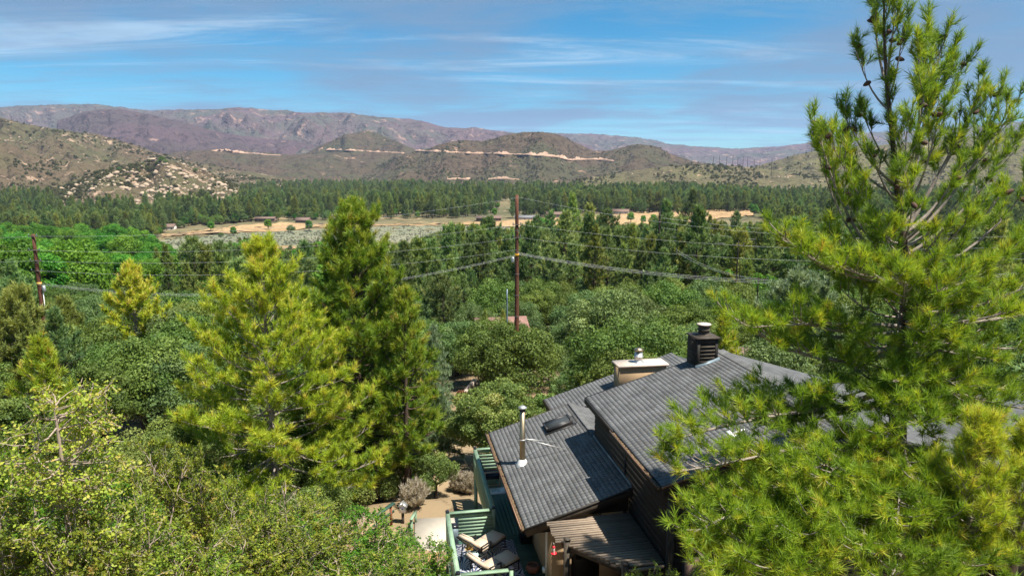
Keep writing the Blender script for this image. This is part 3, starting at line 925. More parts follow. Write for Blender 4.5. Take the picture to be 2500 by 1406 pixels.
# beam bracket under the corner
Geo().box(WS - 0.22, WS + 0.5, WQ0 - 0.30, WQ0 - 0.07, 1.88, 2.04).box(WS - 0.10, WS + 0.04, WQ0 - 0.22, WQ0 - 0.08, 2.045, 2.4).build('beam_end', MATS['weathered_timber'], house)

# ---- lower block
lw = Geo()
S0 = 0.90
lw.box(S0, S0 + 0.2, 0.30, 7.5, -2.2, LZ + S0 * LM - 0.17)                      # stucco side wall
side_w = lw.build('side_wall', MATS['stucco'], house)
zt = lambda s: LZ + s * LM - 0.18
fw = Geo()
fw.hexa([(S0 + .002, 0.28, -0.5), (1.52, 0.28, -0.5), (1.52, 0.5, -0.5), (S0 + .002, 0.5, -0.5), (S0 + .002, 0.28, zt(S0)), (1.52, 0.28, zt(1.52)), (1.52, 0.5, zt(1.52)), (S0 + .002, 0.5, zt(S0))])
fw.hexa([(2.45, 0.28, -0.5), (3.34, 0.28, -0.5), (3.34, 0.5, -0.5), (2.45, 0.5, -0.5), (2.45, 0.28, zt(2.45)), (3.34, 0.28, zt(3.34)), (3.34, 0.5, zt(3.34)), (2.45, 0.5, zt(2.45))])
fw.hexa([(1.52, 0.281, 2.05), (2.45, 0.281, 2.05), (2.45, 0.5, 2.05), (1.52, 0.5, 2.05), (1.52, 0.281, zt(1.52)), (2.45, 0.281, zt(2.45)), (2.45, 0.5, zt(2.45)), (1.52, 0.5, zt(1.52))])
front_w = fw.build('front_wall', MATS['stucco'], house)
dr = Geo().box(1.53, 2.44, 0.36, 0.41, -0.3, 2.04).build('door', MATS['dark_trim'], front_w)
Geo().box(1.68, 2.29, 0.345, 0.3585, 0.9, 1.9).build('pane', MATS['glass_dark'], dr)
Geo().hexa([(1.1, 0.25, 2.45), (3.3, 0.25, 2.45), (3.3, 0.278, 2.45), (1.1, 0.278, 2.45), (1.1, 0.25, zt(1.1) - .02), (3.3, 0.25, zt(3.3) - .02), (3.3, 0.278, zt(3.3) - .02), (1.1, 0.278, zt(1.1) - .02)]).build('gable_panel', MATS['dark_siding'], front_w)
bar_part('exposed_beam', (1.02, 0.18, 2.33), (2.62, 0.18, 2.33 + 1.6 * LM), 0.10, 0.15, 'fascia')
Geo().box(0.0, S0, 0.02, 7.6, LZ - 0.195, LZ - 0.17).build('soffit', MATS['fascia'], house)
# downpipe on the stucco corner
Geo().box(S0 - 0.065, S0 - 0.002, 0.85, 0.92, -0.02, 2.3).box(S0 - 0.16, S0 - 0.07, 0.80, 0.95, 0.26, 0.40).build('downpipe', MATS['white_paint'], side_w)
# sliding door under the eave
sd = Geo().box(S0 - 0.03, S0 - 0.002, 4.6, 6.6, 0.02, 2.05).build('sliding_door', MATS['dark_trim'], side_w)
Geo().box(S0 - 0.04, S0 - 0.031, 4.7, 5.55, 0.1, 1.95).box(S0 - 0.04, S0 - 0.031, 5.65, 6.5, 0.1, 1.95).build('pane', MATS['glass_dark'], sd)
Geo().box(S0 + .2, 13.0, 4.1, 7.5, -2.2, 2.3).box(3.1, 13.0, 7.502, 9.6, -2.2, 2.3).build('rear_wall', MATS['stucco'], house)
Geo().add([(3.2, 7.74, 2.3), (12, 7.74, 2.3), (8.6, 7.74, 4.3), (3.2, 9.7, 2.3), (12, 9.7, 2.3), (8.6, 9.7, 4.3)], [(0, 1, 2), (3, 5, 4)]).build('rear_gable', MATS['stucco'], house)
Geo().hexa([(8.6, 7.74, 4.45), (13.5, 7.74, 2.9), (13.5, 9.95, 2.9), (8.6, 9.95, 4.45), (8.6, 7.74, 4.62), (13.5, 7.74, 3.07), (13.5, 9.95, 3.07), (8.6, 9.95, 4.62)]).build('rear_roof_right_slope', MATS['shingle'], house)

# ---- right wing, seen through the big pine
wing = Geo()
wing.box(13.6, 24, -7.0, 5.2, -0.5, 2.75)
wing_w = wing.build('wing_wall', MATS['dark_siding'], house)
Geo().hexa([(13.0, -7.6, 2.8), (24.6, -7.6, 3.3), (24.6, 5.8, 3.3), (13.0, 5.8, 2.8), (13.0, -7.6, 2.98), (24.6, -7.6, 3.48), (24.6, 5.8, 3.48), (13.0, 5.8, 2.98)]).build('wing_roof', MATS['shingle'], house)
vp = Geo().lathe([(0.085, 3.1), (0.085, 3.85), (0.0, 3.85)], 12, (17.0, 4.0, 0)).build('vent_pipe', MATS['tin'], house, True)
Geo().lathe([(0.0, 3.84), (0.15, 3.86), (0.16, 4.0), (0.0, 4.02)], 12, (17.0, 4.0, 0)).build('vent_cap', MATS['tin'], vp)
vp2 = Geo().lathe([(0.045, 6.0), (0.045, 6.55), (0.0, 6.55)], 10, (7.45, -2.2, 0)).build('vent_pipe', MATS['dark_metal'], house, True)

# ---- dark wooden chimney
ch = Geo()
ch.box(6.87, 7.62, 3.45, 4.25, 5.6, 6.97)
chim = ch.build('wood_chimney', MATS['dark_trim'], house)
for k in range(8):
    zz = 5.72 + k * 0.155
    Geo().hexa([(6.835, 3.46, zz), (6.872, 3.46, zz), (6.872, 4.24, zz), (6.835, 4.24, zz), (6.855, 3.46, zz + .15), (6.872, 3.46, zz + .15), (6.872, 4.24, zz + .15), (6.855, 4.24, zz + .15)]).build('siding_plank', MATS['dark_siding'], chim)
for k in range(6):
    zz = 5.98 + k * 0.135
    Geo().hexa([(6.97, 3.40, zz), (7.52, 3.40, zz), (7.52, 3.455, zz + .02), (6.97, 3.455, zz + .02), (6.97, 3.405, zz + .035), (7.52, 3.405, zz + .035), (7.52, 3.452, zz + .085), (6.97, 3.452, zz + .085)]).build('louvre_slat', MATS['weathered_timber'], chim)
Geo().box(6.85, 6.965, 3.415, 3.452, 5.7, 6.96).box(7.525, 7.64, 3.415, 3.452, 5.9, 6.96).box(6.966, 7.524, 3.42, 3.452, 6.80, 6.96).build('corner_board', MATS['dark_trim'], chim)
Geo().box(6.80, 7.69, 3.36, 4.31, 6.97, 7.02).build('chimney_top', MATS['fascia'], chim)
cp = Geo().lathe([(0.30, 7.02), (0.30, 7.05), (0.20, 7.06), (0.19, 7.2), (0.235, 7.21), (0.235, 7.24), (0.20, 7.25), (0.21, 7.36), (0.245, 7.37), (0.245, 7.40), (0.0, 7.41)], 20, (7.27, 3.85, 0)).build('flue_cap', MATS['weathered_timber'], chim)
Geo().lathe([(0.0, 7.405), (0.25, 7.407), (0.25, 7.43), (0.0, 7.435)], 20, (7.27, 3.85, 0)).build('cap_disc', MATS['chimney_cap'], cp)
Geo().hexa([(6.80, 3.35, 5.90), (7.70, 3.35, 6.17), (7.70, 3.42, 6.17), (6.80, 3.42, 5.90), (6.80, 3.35, 5.955), (7.70, 3.35, 6.225), (7.70, 3.42, 6.30), (6.80, 3.42, 6.03)]).build('flashing', MATS['galvanised'], chim)

# ---- tan stucco chimney
tch = Geo().box(5.60, 7.66, 8.0, 8.78, 3.2, 4.68).build('stucco_chimney', MATS['stucco'], house)
Geo().box(5.52, 7.74, 7.92, 8.86, 4.68, 4.76).build('chimney_top', MATS['chimney_cap'], tch)
fp = Geo().lathe([(0.24, 4.76), (0.23, 4.79), (0.17, 4.80), (0.17, 5.00), (0.20, 5.01), (0.20, 5.04), (0.17, 5.05), (0.17, 5.18), (0.0, 5.18)], 20, (6.55, 8.4, 0)).build('flue', MATS['tin'], tch, True)
Geo().lathe([(0.10, 5.18), (0.10, 5.27), (0.20, 5.275), (0.205, 5.33), (0.05, 5.40), (0.0, 5.40)], 20, (6.55, 8.4, 0)).build('flue_cap', MATS['steel'], fp, True)

# ---- steel flue pipe with its two braces
fl = Geo().lathe([(0.100, 2.45), (0.100, 3.45), (0.104, 3.455), (0.104, 3.475), (0.100, 3.48), (0.100, 4.48), (0.0, 4.48)], 24, (0.70, 4.14, 0)).build('flue_pipe', MATS['steel'], house, True)
Geo().lathe([(0.108, 4.47), (0.108, 4.55), (0.0, 4.56)], 20, (0.70, 4.14, 0)).build('flue_collar', MATS['dark_metal'], fl)
Geo().lathe([(0.0, 4.55), (0.15, 4.57), (0.16, 4.60), (0.06, 4.66), (0.0, 4.66)], 20, (0.70, 4.14, 0)).build('flue_cap', MATS['tin'], fl, True)
Geo().lathe([(0.21, 2.46), (0.17, 2.58), (0.130, 2.66), (0.120, 2.68)], 20, (0.70, 4.14, 0)).build('flashing', MATS['white_paint'], fl, True)
Geo().hexa([(0.46, 3.86, 2.46), (0.80, 3.86, 2.565), (0.80, 4.30, 2.565), (0.46, 4.30, 2.46), (0.46, 3.86, 2.467), (0.80, 3.86, 2.572), (0.80, 4.30, 2.572), (0.46, 4.30, 2.467)]).build('flashing_sheet', MATS['tin'], fl)
for (s, q) in ((2.25, 3.85), (2.05, 4.75)):
    Geo().tube([(0.80, 4.14, 3.42), (s, q, LZ + s * LM + 0.03)], 0.016, 6).build('brace', MATS['tin'], fl)
Geo().lathe([(0.119, 3.38), (0.130, 3.385), (0.130, 3.435), (0.119, 3.44)], 20, (0.70, 4.14, 0)).build('clamp_band', MATS['tin'], fl)

# ---- skylight
def rp(s, q, off):
    n = math.hypot(1, LM)
    return (s - LM / n * off, q, LZ + s * LM + off / n)


sk = Geo()
def rblock(g, s0, s1, q0, q1, o0, o1):
    g.hexa([rp(s0, q0, o0), rp(s1, q0, o0), rp(s1, q1, o0), rp(s0, q1, o0), rp(s0, q0, o1), rp(s1, q0, o1), rp(s1, q1, o1), rp(s0, q1, o1)])
rblock(sk, 1.99, 3.01, 5.76, 5.83, -0.02, 0.15); rblock(sk, 1.99, 3.01, 6.44, 6.51, -0.02, 0.15)
rblock(sk, 1.99, 2.06, 5.83, 6.44, -0.02, 0.15); rblock(sk, 2.94, 3.01, 5.83, 6.44, -0.02, 0.15)
sko = sk.build('skylight', MATS['dark_metal'], house)
g = Geo(); rblock(g, 2.06, 2.94, 5.83, 6.44, 0.10, 0.135); g.build('pane', MATS['skylight_glass'], sko)
g = Geo(); rblock(g, 1.90, 3.1, 5.60, 5.755, 0.018, 0.03); g.build('flashing', MATS['dark_metal'], sko)
# flat white tee shaped patch on the upper roof
g = Geo()
zr = lambda s: UZ + (s - 3.03) * UM
for (a, b, c, d) in ((5.50, 5.62, -1.95, -1.50), (5.62, 5.95, -1.78, -1.68)):
    g.hexa([(a, c, zr(a) + .018), (b, c, zr(b) + .018), (b, d, zr(b) + .018), (a, d, zr(a) + .018), (a, c, zr(a) + .026), (b, c, zr(b) + .026), (b, d, zr(b) + .026), (a, d, zr(a) + .026)])
g.build('tee_patch', MATS['white_paint'], up_roof)

# ------------------------------------------------------------------ pergola
perg = thing('pergola', 'slatted grey wood pergola against the dark brown wall', 'pergola', (HO[0], HO[1], 0), HA)
q = 0.02; k = 0
rs = random.Random(4)
while q > -2.80:
    if q > -1.30: s_l = 0.64
    else: s_l = 0.80 + (-1.30 - q) * (2.10 - 0.80) / 1.42
    s_l += rs.uniform(-0.03, 0.03)
    if abs(q + 1.235) < 0.05: s_l -= 0.0
    zz = 2.50 + rs.uniform(-0.006, 0.006)
    L_ = 3.28 - s_l
    o = Geo().hexa([(s_l, q - 0.032, zz - 0.06), (3.28, q - 0.032, zz - 0.06), (3.28, q + 0.032, zz - 0.06), (s_l, q + 0.032, zz - 0.06), (s_l, q - 0.03, zz), (3.28, q - 0.03, zz), (3.28, q + 0.03, zz), (s_l, q + 0.03, zz)]).build('slat', MATS['grey_wood'], perg)
    q -= 0.1235
Geo().bar((0.86, -1.18, 2.36), (2.16, -2.72, 2.36), 0.09, 0.16).build('beam', MATS['weathered_timber'], perg)
Geo().bar((0.90, 0.26, 2.36), (0.90, -1.22, 2.36), 0.09, 0.16).build('beam', MATS['weathered_timber'], perg)
Geo().bar((3.20, 0.26, 2.36), (3.20, -2.80, 2.36), 0.09, 0.16).build('beam', MATS['weathered_timber'], perg)
Geo().bar((2.2, -2.83, 2.40), (3.26, -2.83, 2.44), 0.05, 0.07).build('end_board', MATS['grey_wood'], perg)
for (s, q) in ((0.93, -1.36), (2.14, -2.84)):
    pst = Geo().box(s - 0.075, s + 0.075, q - 0.075, q + 0.075, -0.35, 2.66).build('post', MATS['weathered_timber'], perg)
    Geo().box(s - 0.09, s + 0.09, q - 0.09, q + 0.09, 2.62, 2.64).build('post_band', MATS['dark_metal'], pst)

# ------------------------------------------------------------------ deck
deck = thing('wooden_deck', 'green painted wooden deck with railing along the house', 'deck', (HO[0], HO[1], 0), HA)
wk = Geo().box(-0.066, 0.066, 3.76, 9.15, -0.03, 0.0).mesh('deck_board', MATS['deck_green'])
for k in range(9):
    o = link('deck_board', wk, deck); o.location = (-0.32 + k * 0.14, 0, 0)
by = Geo().box(-2.12, 0.88, -0.066, 0.066, -0.03, 0.0).mesh('deck_board', MATS['deck_green'])
for k in range(28):
    o = link('deck_board', by, deck); o.location = (0, -0.12 + k * 0.14, 0)
fr = Geo().box(-2.12, 0.86, -0.18, -0.12, -0.26, -0.032).box(-2.14, -2.09, -0.12, 3.78, -0.26, -0.032).box(-0.46, -0.40, 3.8, 9.2, -0.26, -0.032).box(-2.09, -0.46, 3.70, 3.76, -0.26, -0.032).build('joist_frame', MATS['green_paint'], deck)
for (s, q) in ((-2.06, 0.1), (-2.06, 3.6), (-0.42, 5.6), (-0.42, 8.9)):
    zb = gzf(*(HO + s * HE1 + q * HE2)) - 0.3
    Geo().box(s - 0.07, s + 0.07, q - 0.07, q + 0.07, zb, -0.262).build('support_post', MATS['green_paint'], deck)


def rail_post(s, q, h=1.10):
    p = Geo().box(s - 0.055, s + 0.055, q - 0.055, q + 0.055, -0.26, h).build('rail_post', MATS['green_paint'], deck)
    Geo().box(s - 0.065, s + 0.065, q - 0.065, q + 0.065, h, h + 0.035).add([(s - .065, q - .065, h + .035), (s + .065, q - .065, h + .035), (s + .065, q + .065, h + .035), (s - .065, q + .065, h + .035), (s, q, h + .09)], [(0, 1, 4), (1, 2, 4), (2, 3, 4), (3, 0, 4)]).build('post_cap', MATS['black_cap'], p)


for s, q in ((-2.05, 3.70), (-2.05, -0.08), (-0.42, 3.70), (-0.42, 9.10), (-0.45, -0.10)):
    rail_post(s, q)
def rail(a, b, z=1.05, w=0.15, h=0.045):
    Geo().bar((a[0], a[1], z), (b[0], b[1], z), w, h).build('top_rail', MATS['green_paint'], deck)
def low_rail(a, b, z, w=0.04, h=0.09):
    Geo().bar((a[0], a[1], z), (b[0], b[1], z), w, h).build('rail_board', MATS['green_paint'], deck)
rail((-2.05, 0.0), (-2.05, 3.62)); rail((-1.98, 3.70), (-0.50, 3.70)); rail((-0.42, 3.78), (-0.42, 9.03)); rail((-0.34, 9.10), (0.86, 9.10)); rail((-1.97, -0.09), (-0.53, -0.10))
low_rail((-1.98, 3.70), (-0.50, 3.70), 0.93); low_rail((-0.34, 9.10), (0.86, 9.10), 0.93)
sl = Geo().box(-0.62, 0.62, -0.02, 0.02, -0.045, 0.045).mesh('screen_slat', MATS['green_paint'])
for k in range(6):
    o = link('screen_slat', sl, deck); o.location = (-1.05, 3.66, 0.16 + k * 0.125)
for s in (-1.60, -1.05, -0.52):
    Geo().box(s - 0.03, s + 0.03, 3.682, 3.72, 0.0, 0.9).build('screen_stud', MATS['green_paint'], deck)
for k in range(5):
    o = link('screen_slat', sl, deck); o.location = (0.28, 9.06, 0.20 + k * 0.14)
bal = Geo().box(-0.02, 0.02, -0.045, 0.045, -0.1, 1.025).mesh('baluster', MATS['green_paint'])
for k in range(20):
    o = link('baluster', bal, deck); o.location = (-0.455, 4.05 + k * 0.252, 0)
for k in range(13):
    o = link('baluster', bal, deck); o.location = (-2.085, 0.26 + k * 0.265, 0)
for k in range(5):
    o = link('baluster', bal, deck); o.location = (-1.80 + k * 0.25, -0.10, 0); o.rotation_euler = (0, 0, R(90))


def h2w(s, q, z=0.0):
    p = HO + s * HE1 + q * HE2
    return (p[0], p[1], z)


# ---- deck furniture
def chaise(label, hinge, foot):
    hw = h2w(*hinge); fw_ = h2w(*foot)
    a = math.atan2(fw_[1] - hw[1], fw_[0] - hw[0])
    L_ = 1.22
    t = thing('chaise_lounge', label, 'chaise lounge', (hw[0], hw[1], 0.012), a, 'reclining chaises on the deck')
    # x from hinge to foot
    ca = R(47)
    def back(d, off): return (-math.cos(ca) * d - math.sin(ca) * off * -1 * -1, math.sin(ca) * d + math.cos(ca) * off)
    def slab(g, x0, x1, z0, z1, w, inset=0.03):
        g.hexa([(x0, -w, z0), (x1, -w, z0), (x1, w, z0), (x0, w, z0), (x0 + inset, -w + inset, z1), (x1 - inset, -w + inset, z1), (x1 - inset, w - inset, z1), (x0 + inset, w - inset, z1)])
    for (x0, x1) in ((0.02, 0.60), (0.615, 1.24)):
        g = Geo(); slab(g, x0, x1, 0.35, 0.36, 0.29, -0.012); slab(g, x0 - .012, x1 + .012, 0.36, 0.455, 0.302, 0.03)
        g.build('seat_cushion', MATS['cushion'], t)
    # back cushion
    g = Geo()
    d0, d1, th = 0.03, 0.86, 0.11
    def bp(d, y, o): return (-math.cos(ca) * d + math.sin(ca) * o * 1.0, y, 0.37 + math.sin(ca) * d + math.cos(ca) * o)
    w = 0.29
    g.hexa([bp(d0, -w, 0), bp(d0, w, 0), bp(d1, w, 0), bp(d1, -w, 0), bp(d0, -w + .02, th), bp(d0, w - .02, th), bp(d1 - .03, w - .04, th), bp(d1 - .03, -w + .04, th)])
    bc = g.build('back_cushion', MATS['cushion'], t)
    g = Geo()
    def bo(d, y, o): return bp(d, y, o)
    g.hexa([bo(0.60, -0.24, th + .002), bo(0.60, 0.24, th + .002), bo(0.84, 0.24, th + .002), bo(0.84, -0.24, th + .002), bo(0.62, -0.21, th + .05), bo(0.62, 0.21, th + .05), bo(0.81, 0.21, th + .05), bo(0.81, -0.21, th + .05)])
    g.build('head_pillow', MATS['cushion'], t)
    g = Geo()
    for y in (-0.31, 0.31):
        g.bar((-0.03, y, 0.33), (1.24, y, 0.33), 0.03, 0.035)
    g.bar((1.225, -0.31, 0.33), (1.225, 0.31, 0.33), 0.03, 0.035); g.bar((0.0, -0.31, 0.33), (0.0, 0.31, 0.33), 0.03, 0.035)
    g.build('frame', MATS['dark_metal'], t)
    g = Geo()
    for y in (-0.31, 0.31):
        a_ = bp(0, y, -0.02); b_ = bp(0.86, y, -0.02); g.bar(a_, b_, 0.03, 0.03, (0, 1, 0))
    g.bar(bp(0.86, -0.31, -0.02), bp(0.86, 0.31, -0.02), 0.03, 0.03)
    g.build('back_frame', MATS['dark_metal'], t)
    for (x, y) in ((1.20, -0.31), (1.20, 0.31), (0.12, -0.31), (0.12, 0.31)):
        Geo().bar((x, y, 0.0), (x - 0.02 if x > 1 else x + 0.04, y, 0.33), 0.03, 0.03, (0, 1, 0)).build('leg', MATS['dark_metal'], t)
    for y in (-0.31, 0.31):
        Geo().bar((-0.42, y, 0.0), (-0.30, y, 0.62), 0.025, 0.025, (0, 1, 0)).build('back_strut', MATS['dark_metal'], t)
        g = Geo(); g.bar((-0.10, y * 1.06, 0.60), (0.40, y * 1.06, 0.60), 0.045, 0.03); g.bar((0.39, y * 1.06, 0.34), (0.39, y * 1.06, 0.59), 0.03, 0.03, (0, 1, 0))
        g.build('armrest', MATS['dark_metal'], t)
    return t


chaise('beige cushioned chaise nearer the slatted screen, behind the round table', (-1.22, 2.36), (-0.50, 3.02))
chaise('beige cushioned chaise nearest the deck edge, in front of the round table', (-1.08, 1.12), (-0.30, 1.64))

tb = thing('side_table', 'small round mint metal table between the two chaises', 'table', h2w(-1.42, 1.86, 0.012))
Geo().lathe([(0.0, 0.47), (0.215, 0.47), (0.225, 0.48), (0.225, 0.495), (0.21, 0.50), (0.0, 0.497)], 28).build('table_top', MATS['mint_metal'], tb, True)
for k in range(4):
    a = k * math.pi / 2 + 0.4
    Geo().tube([(0.20 * math.cos(a), 0.20 * math.sin(a), 0.0), (-0.12 * math.cos(a + .5), -0.12 * math.sin(a + .5), 0.47)], 0.009, 6).build('leg', MATS['dark_metal'], tb)
va = thing('flower_vase', 'white vase of dried yellow flowers on the round table', 'vase', h2w(-1.53, 1.88, 0.512))
Geo().lathe([(0.0, 0.0), (0.045, 0.0), (0.055, 0.06), (0.03, 0.13), (0.035, 0.16), (0.0, 0.155)], 14).build('vase', MATS['white_paint'], va, True)
g = Geo(); r_ = random.Random(2)
for k in range(70):
    a = r_.uniform(0, 6.28); e = r_.uniform(0.2, 1.4); d = np.array([math.cos(a) * math.cos(e), math.sin(a) * math.cos(e), math.sin(e)])
    p0 = np.array([0, 0, 0.15]); p1 = p0 + d * r_.uniform(0.08, 0.2)
    g.tube([p0, p1], [0.003, 0.006], 4)
    q_ = p1; g.add([q_ + (-.015, 0, 0), q_ + (.015, 0, .008), q_ + (0, .015, .02)], [(0, 1, 2)])
g.build('dried_flowers', MATS['dry_flower'], va)


# rugs: leaf print is flat print, so it lives in the material
def mat_rug(name, a, b, scale, c=None):
    m, nt, N, L, p = _nt(name)
    tc = N.new('ShaderNodeTexCoord')
    vo = N.new('ShaderNodeTexVoronoi'); vo.inputs['Scale'].default_value = scale
    L.new(tc.outputs['Object'], vo.inputs['Vector'])
    # radiating fronds round each cell centre
    sub = N.new('ShaderNodeVectorMath'); sub.operation = 'SUBTRACT'
    L.new(tc.outputs['Object'], sub.inputs[0])
    sc = N.new('ShaderNodeVectorMath'); sc.operation = 'SCALE'; sc.inputs['Scale'].default_value = 1.0
    L.new(vo.outputs['Position'], sc.inputs[0]); L.new(sc.outputs[0], sub.inputs[1])
    sp = N.new('ShaderNodeSeparateXYZ'); L.new(sub.outputs[0], sp.inputs[0])
    an = N.new('ShaderNodeMath'); an.operation = 'ARCTAN2'; L.new(sp.outputs[1], an.inputs[0]); L.new(sp.outputs[0], an.inputs[1])
    mu = N.new('ShaderNodeMath'); mu.operation = 'MULTIPLY'; mu.inputs[1].default_value = 16; L.new(an.outputs[0], mu.inputs[0])
    si = N.new('ShaderNodeMath'); si.operation = 'SINE'; L.new(mu.outputs[0], si.inputs[0])
    gt = N.new('ShaderNodeMath'); gt.operation = 'GREATER_THAN'; gt.inputs[1].default_value = 0.0; L.new(si.outputs[0], gt.inputs[0])
    mx = N.new('ShaderNodeMixRGB'); L.new(gt.outputs[0], mx.inputs[0]); mx.inputs[1].default_value = c4(a); mx.inputs[2].default_value = c4(b)
    L.new(mx.outputs[0], p.inputs['Base Color']); p.inputs['Roughness'].default_value = 0.95
    return m


mat_rug('rug_blue', (0.05, 0.075, 0.16), (0.58, 0.57, 0.60), 1.35)
mat_rug('rug_leaf', (0.10, 0.34, 0.33), (0.66, 0.58, 0.54), 1.1)
rug = thing('rug', 'blue and white leaf patterned rug under the chaises', 'rug', h2w(0, 0), HA)
Geo().box(-1.86, 0.22, 0.72, 3.42, 0.001, 0.010).build('rug_pile', MATS['rug_blue'], rug)
rug2 = thing('rug', 'small pale rug with a teal leaf at the far end of the deck', 'rug', h2w(0, 0), HA)
Geo().box(-0.08, 0.80, 6.95, 7.50, 0.001, 0.008).build('rug_pile', MATS['white_paint'], rug2)
Geo().box(-0.34, -0.085, 6.95, 7.50, 0.001, 0.008).build('rug_border', MATS['green_paint'], rug2)
g = Geo()
for k in range(9):
    a = R(-20 + k * 27); g.add([(0.2, 7.2, 0.0095), (0.2 + .17 * math.cos(a - .1), 7.2 + .17 * math.sin(a - .1), 0.0095), (0.2 + .2 * math.cos(a), 7.2 + .2 * math.sin(a), 0.0095), (0.2 + .17 * math.cos(a + .1), 7.2 + .17 * math.sin(a + .1), 0.0095)], [(0, 1, 2, 3)])
g.build('leaf_print', mat_plain('teal_print', (0.06, 0.27, 0.26), 0.9, 0.1), rug2)

ac = thing('armchair', 'pale wood armchair with dark cushions at the far end of the deck', 'armchair', h2w(0.12, 7.95, 0.0), HA)
for y in (-0.31, 0.31):
    Geo().bar((-0.30, y, 0), (-0.30, y, 0.60), 0.05, 0.05, (0, 1, 0)).build('leg', MATS['pale_wood'], ac)
    Geo().bar((0.32, y, 0), (0.32, y, 0.60), 0.05, 0.05, (0, 1, 0)).build('leg', MATS['pale_wood'], ac)
    Geo().bar((-0.34, y, 0.625), (0.36, y, 0.625), 0.07, 0.04).build('armrest', MATS['pale_wood'], ac)
    Geo().bar((-0.27, y, 0.06), (0.29, y, 0.06), 0.04, 0.05).build('stretcher', MATS['pale_wood'], ac)
Geo().box(-0.28, 0.34, -0.28, 0.28, 0.30, 0.45).build('seat_cushion', MATS['navy_cushion'], ac)
Geo().hexa([(-0.40, -0.28, 0.44), (-0.26, -0.28, 0.44), (-0.26, 0.28, 0.44), (-0.40, 0.28, 0.44), (-0.52, -0.27, 0.95), (-0.40, -0.27, 0.97), (-0.40, 0.27, 0.97), (-0.52, 0.27, 0.95)]).build('back_cushion', MATS['navy_cushion'], ac)

bx = thing('storage_cabinet', 'black upright cabinet against the wall beside the deck corner', 'cabinet', h2w(0.62, 3.30, 0.0), HA)
Geo().box(-0.17, 0.22, -0.25, 0.25, 0.0, 0.88).build('body', MATS['black_cap'], bx)
Geo().box(-0.19, 0.24, -0.27, 0.27, 0.88, 0.91).build('lid', MATS['black_cap'], bx)
db = thing('planter_box', 'dark box standing in the corner beside the slatted screen', 'box', h2w(-1.84, 3.52, 0.0), HA)
Geo().box(-0.14, 0.14, -0.12, 0.12, 0.0, 0.66).build('body', MATS['galvanised'], db)
Geo().box(-0.155, 0.155, -0.135, 0.135, 0.66, 0.70).build('rim', MATS['black_cap'], db)
pot = thing('clay_pot', 'round brown clay pot by the stucco wall', 'pot', h2w(0.52, 1.36, 0.0))
Geo().lathe([(0.0, 0.0), (0.15, 0.0), (0.215, 0.08), (0.225, 0.17), (0.185, 0.25), (0.165, 0.25), (0.165, 0.20), (0.0, 0.20)], 24).build('body', MATS['terracotta'], pot, True)
Geo().lathe([(0.0, 0.205), (0.163, 0.205)], 20).build('soil', MATS['black_cap'], pot)

hf = thing('hummingbird_feeder', 'red and clear hummingbird feeder hanging from the pergola', 'bird feeder', h2w(0.58, -1.24, 2.12))
Geo().lathe([(0.0, 0.0), (0.03, 0.0), (0.085, 0.03), (0.08, 0.055), (0.035, 0.065), (0.0, 0.065)], 16).build('dish', MATS['red_plastic'], hf, True)
Geo().lathe([(0.032, 0.065), (0.036, 0.12), (0.036, 0.20), (0.03, 0.215)], 14).build('bottle', MATS['chimney_cap'], hf, True)
Geo().lathe([(0.04, 0.21), (0.045, 0.235), (0.02, 0.26), (0.0, 0.27)], 14).build('cap', MATS['red_plastic'], hf, True)
Geo().tube([(0, 0, 0.26), (0.02, 0, 0.30), (0, 0, 0.345), (-0.015, 0, 0.36)], 0.005, 5).build('hook', MATS['wire'], hf)

# ---- below the deck: concrete pad, timber steps, handrail, bird house, gas tank
pw = lambda s, q, z: h2w(s, q, z)
def slab_poly(name, pts, z0, z1, mat):
    n = len(pts); V = [(*h2w(s, q)[:2], z0) for s, q in pts] + [(*h2w(s, q)[:2], z1) for s, q in pts]
    g = Geo(); g.add(V, np.zeros((0, 4), np.int32))
    g.F.setdefault(n, []).append(np.array([list(range(2 * n - 1, n - 1, -1))][0][::-1], np.int32).reshape(1, n))
    g.F.setdefault(4, []).append(np.array([(i, (i + 1) % n, (i + 1) % n + n, i + n) for i in range(n)], np.int32))
    return g.build(name, MATS[mat])
pad = slab_poly('patio', [(-3.05, 8.3), (-3.15, 6.2), (-2.35, 5.7), (-0.5, 5.9), (-0.5, 8.0), (-1.7, 8.2)], -1.75, -1.47, 'concrete')
tag(pad, 'pale concrete pad on the ground beside the green deck', None, None, 'structure')
stp = thing('timber_steps', 'tan timber steps with dark risers left of the chaise deck', 'steps', (HO[0], HO[1], 0), HA)
for k in range(5):
    q0 = 5.45 - k * 0.62
    zt_ = -1.40 + k * 0.10
    Geo().box(-3.3, -2.2, q0 - 0.56, q0, -1.9, zt_).build('tread', MATS['step_wood'], stp)
    Geo().box(-3.32, -2.18, q0 - 0.62, q0 - 0.562, -1.9, zt_ + 0.07).build('riser', MATS['weathered_timber'], stp)
hr = thing('handrail', 'dark green wooden handrail beside the path below the pines', 'handrail', (0, 0, 0))
a = np.array(h2w(-4.75, 7.2, -0.72)); b = np.array(h2w(-3.90, 8.15, -0.62))
Geo().bar(a, b, 0.16, 0.05).build('top_rail', MATS['rail_green_dark'], hr)
Geo().bar(a - (0, 0, 0.35), b - (0, 0, 0.35), 0.04, 0.10).build('rail_board', MATS['rail_green_dark'], hr)
for t_ in (0.25, 0.85):
    p = a + (b - a) * t_
    Geo().bar((p[0], p[1], gzf(p[0], p[1]) - 0.1), (p[0], p[1], p[2] - 0.03), 0.09, 0.09, (0, 1, 0)).build('post', MATS['terracotta'], hr)
hr2 = thing('handrail', 'pale green sloping handrail along the edge of the concrete pad', 'handrail', (0, 0, 0))
a = np.array(h2w(-3.02, 8.1, -1.05)); b = np.array(h2w(-3.25, 6.5, -0.55))
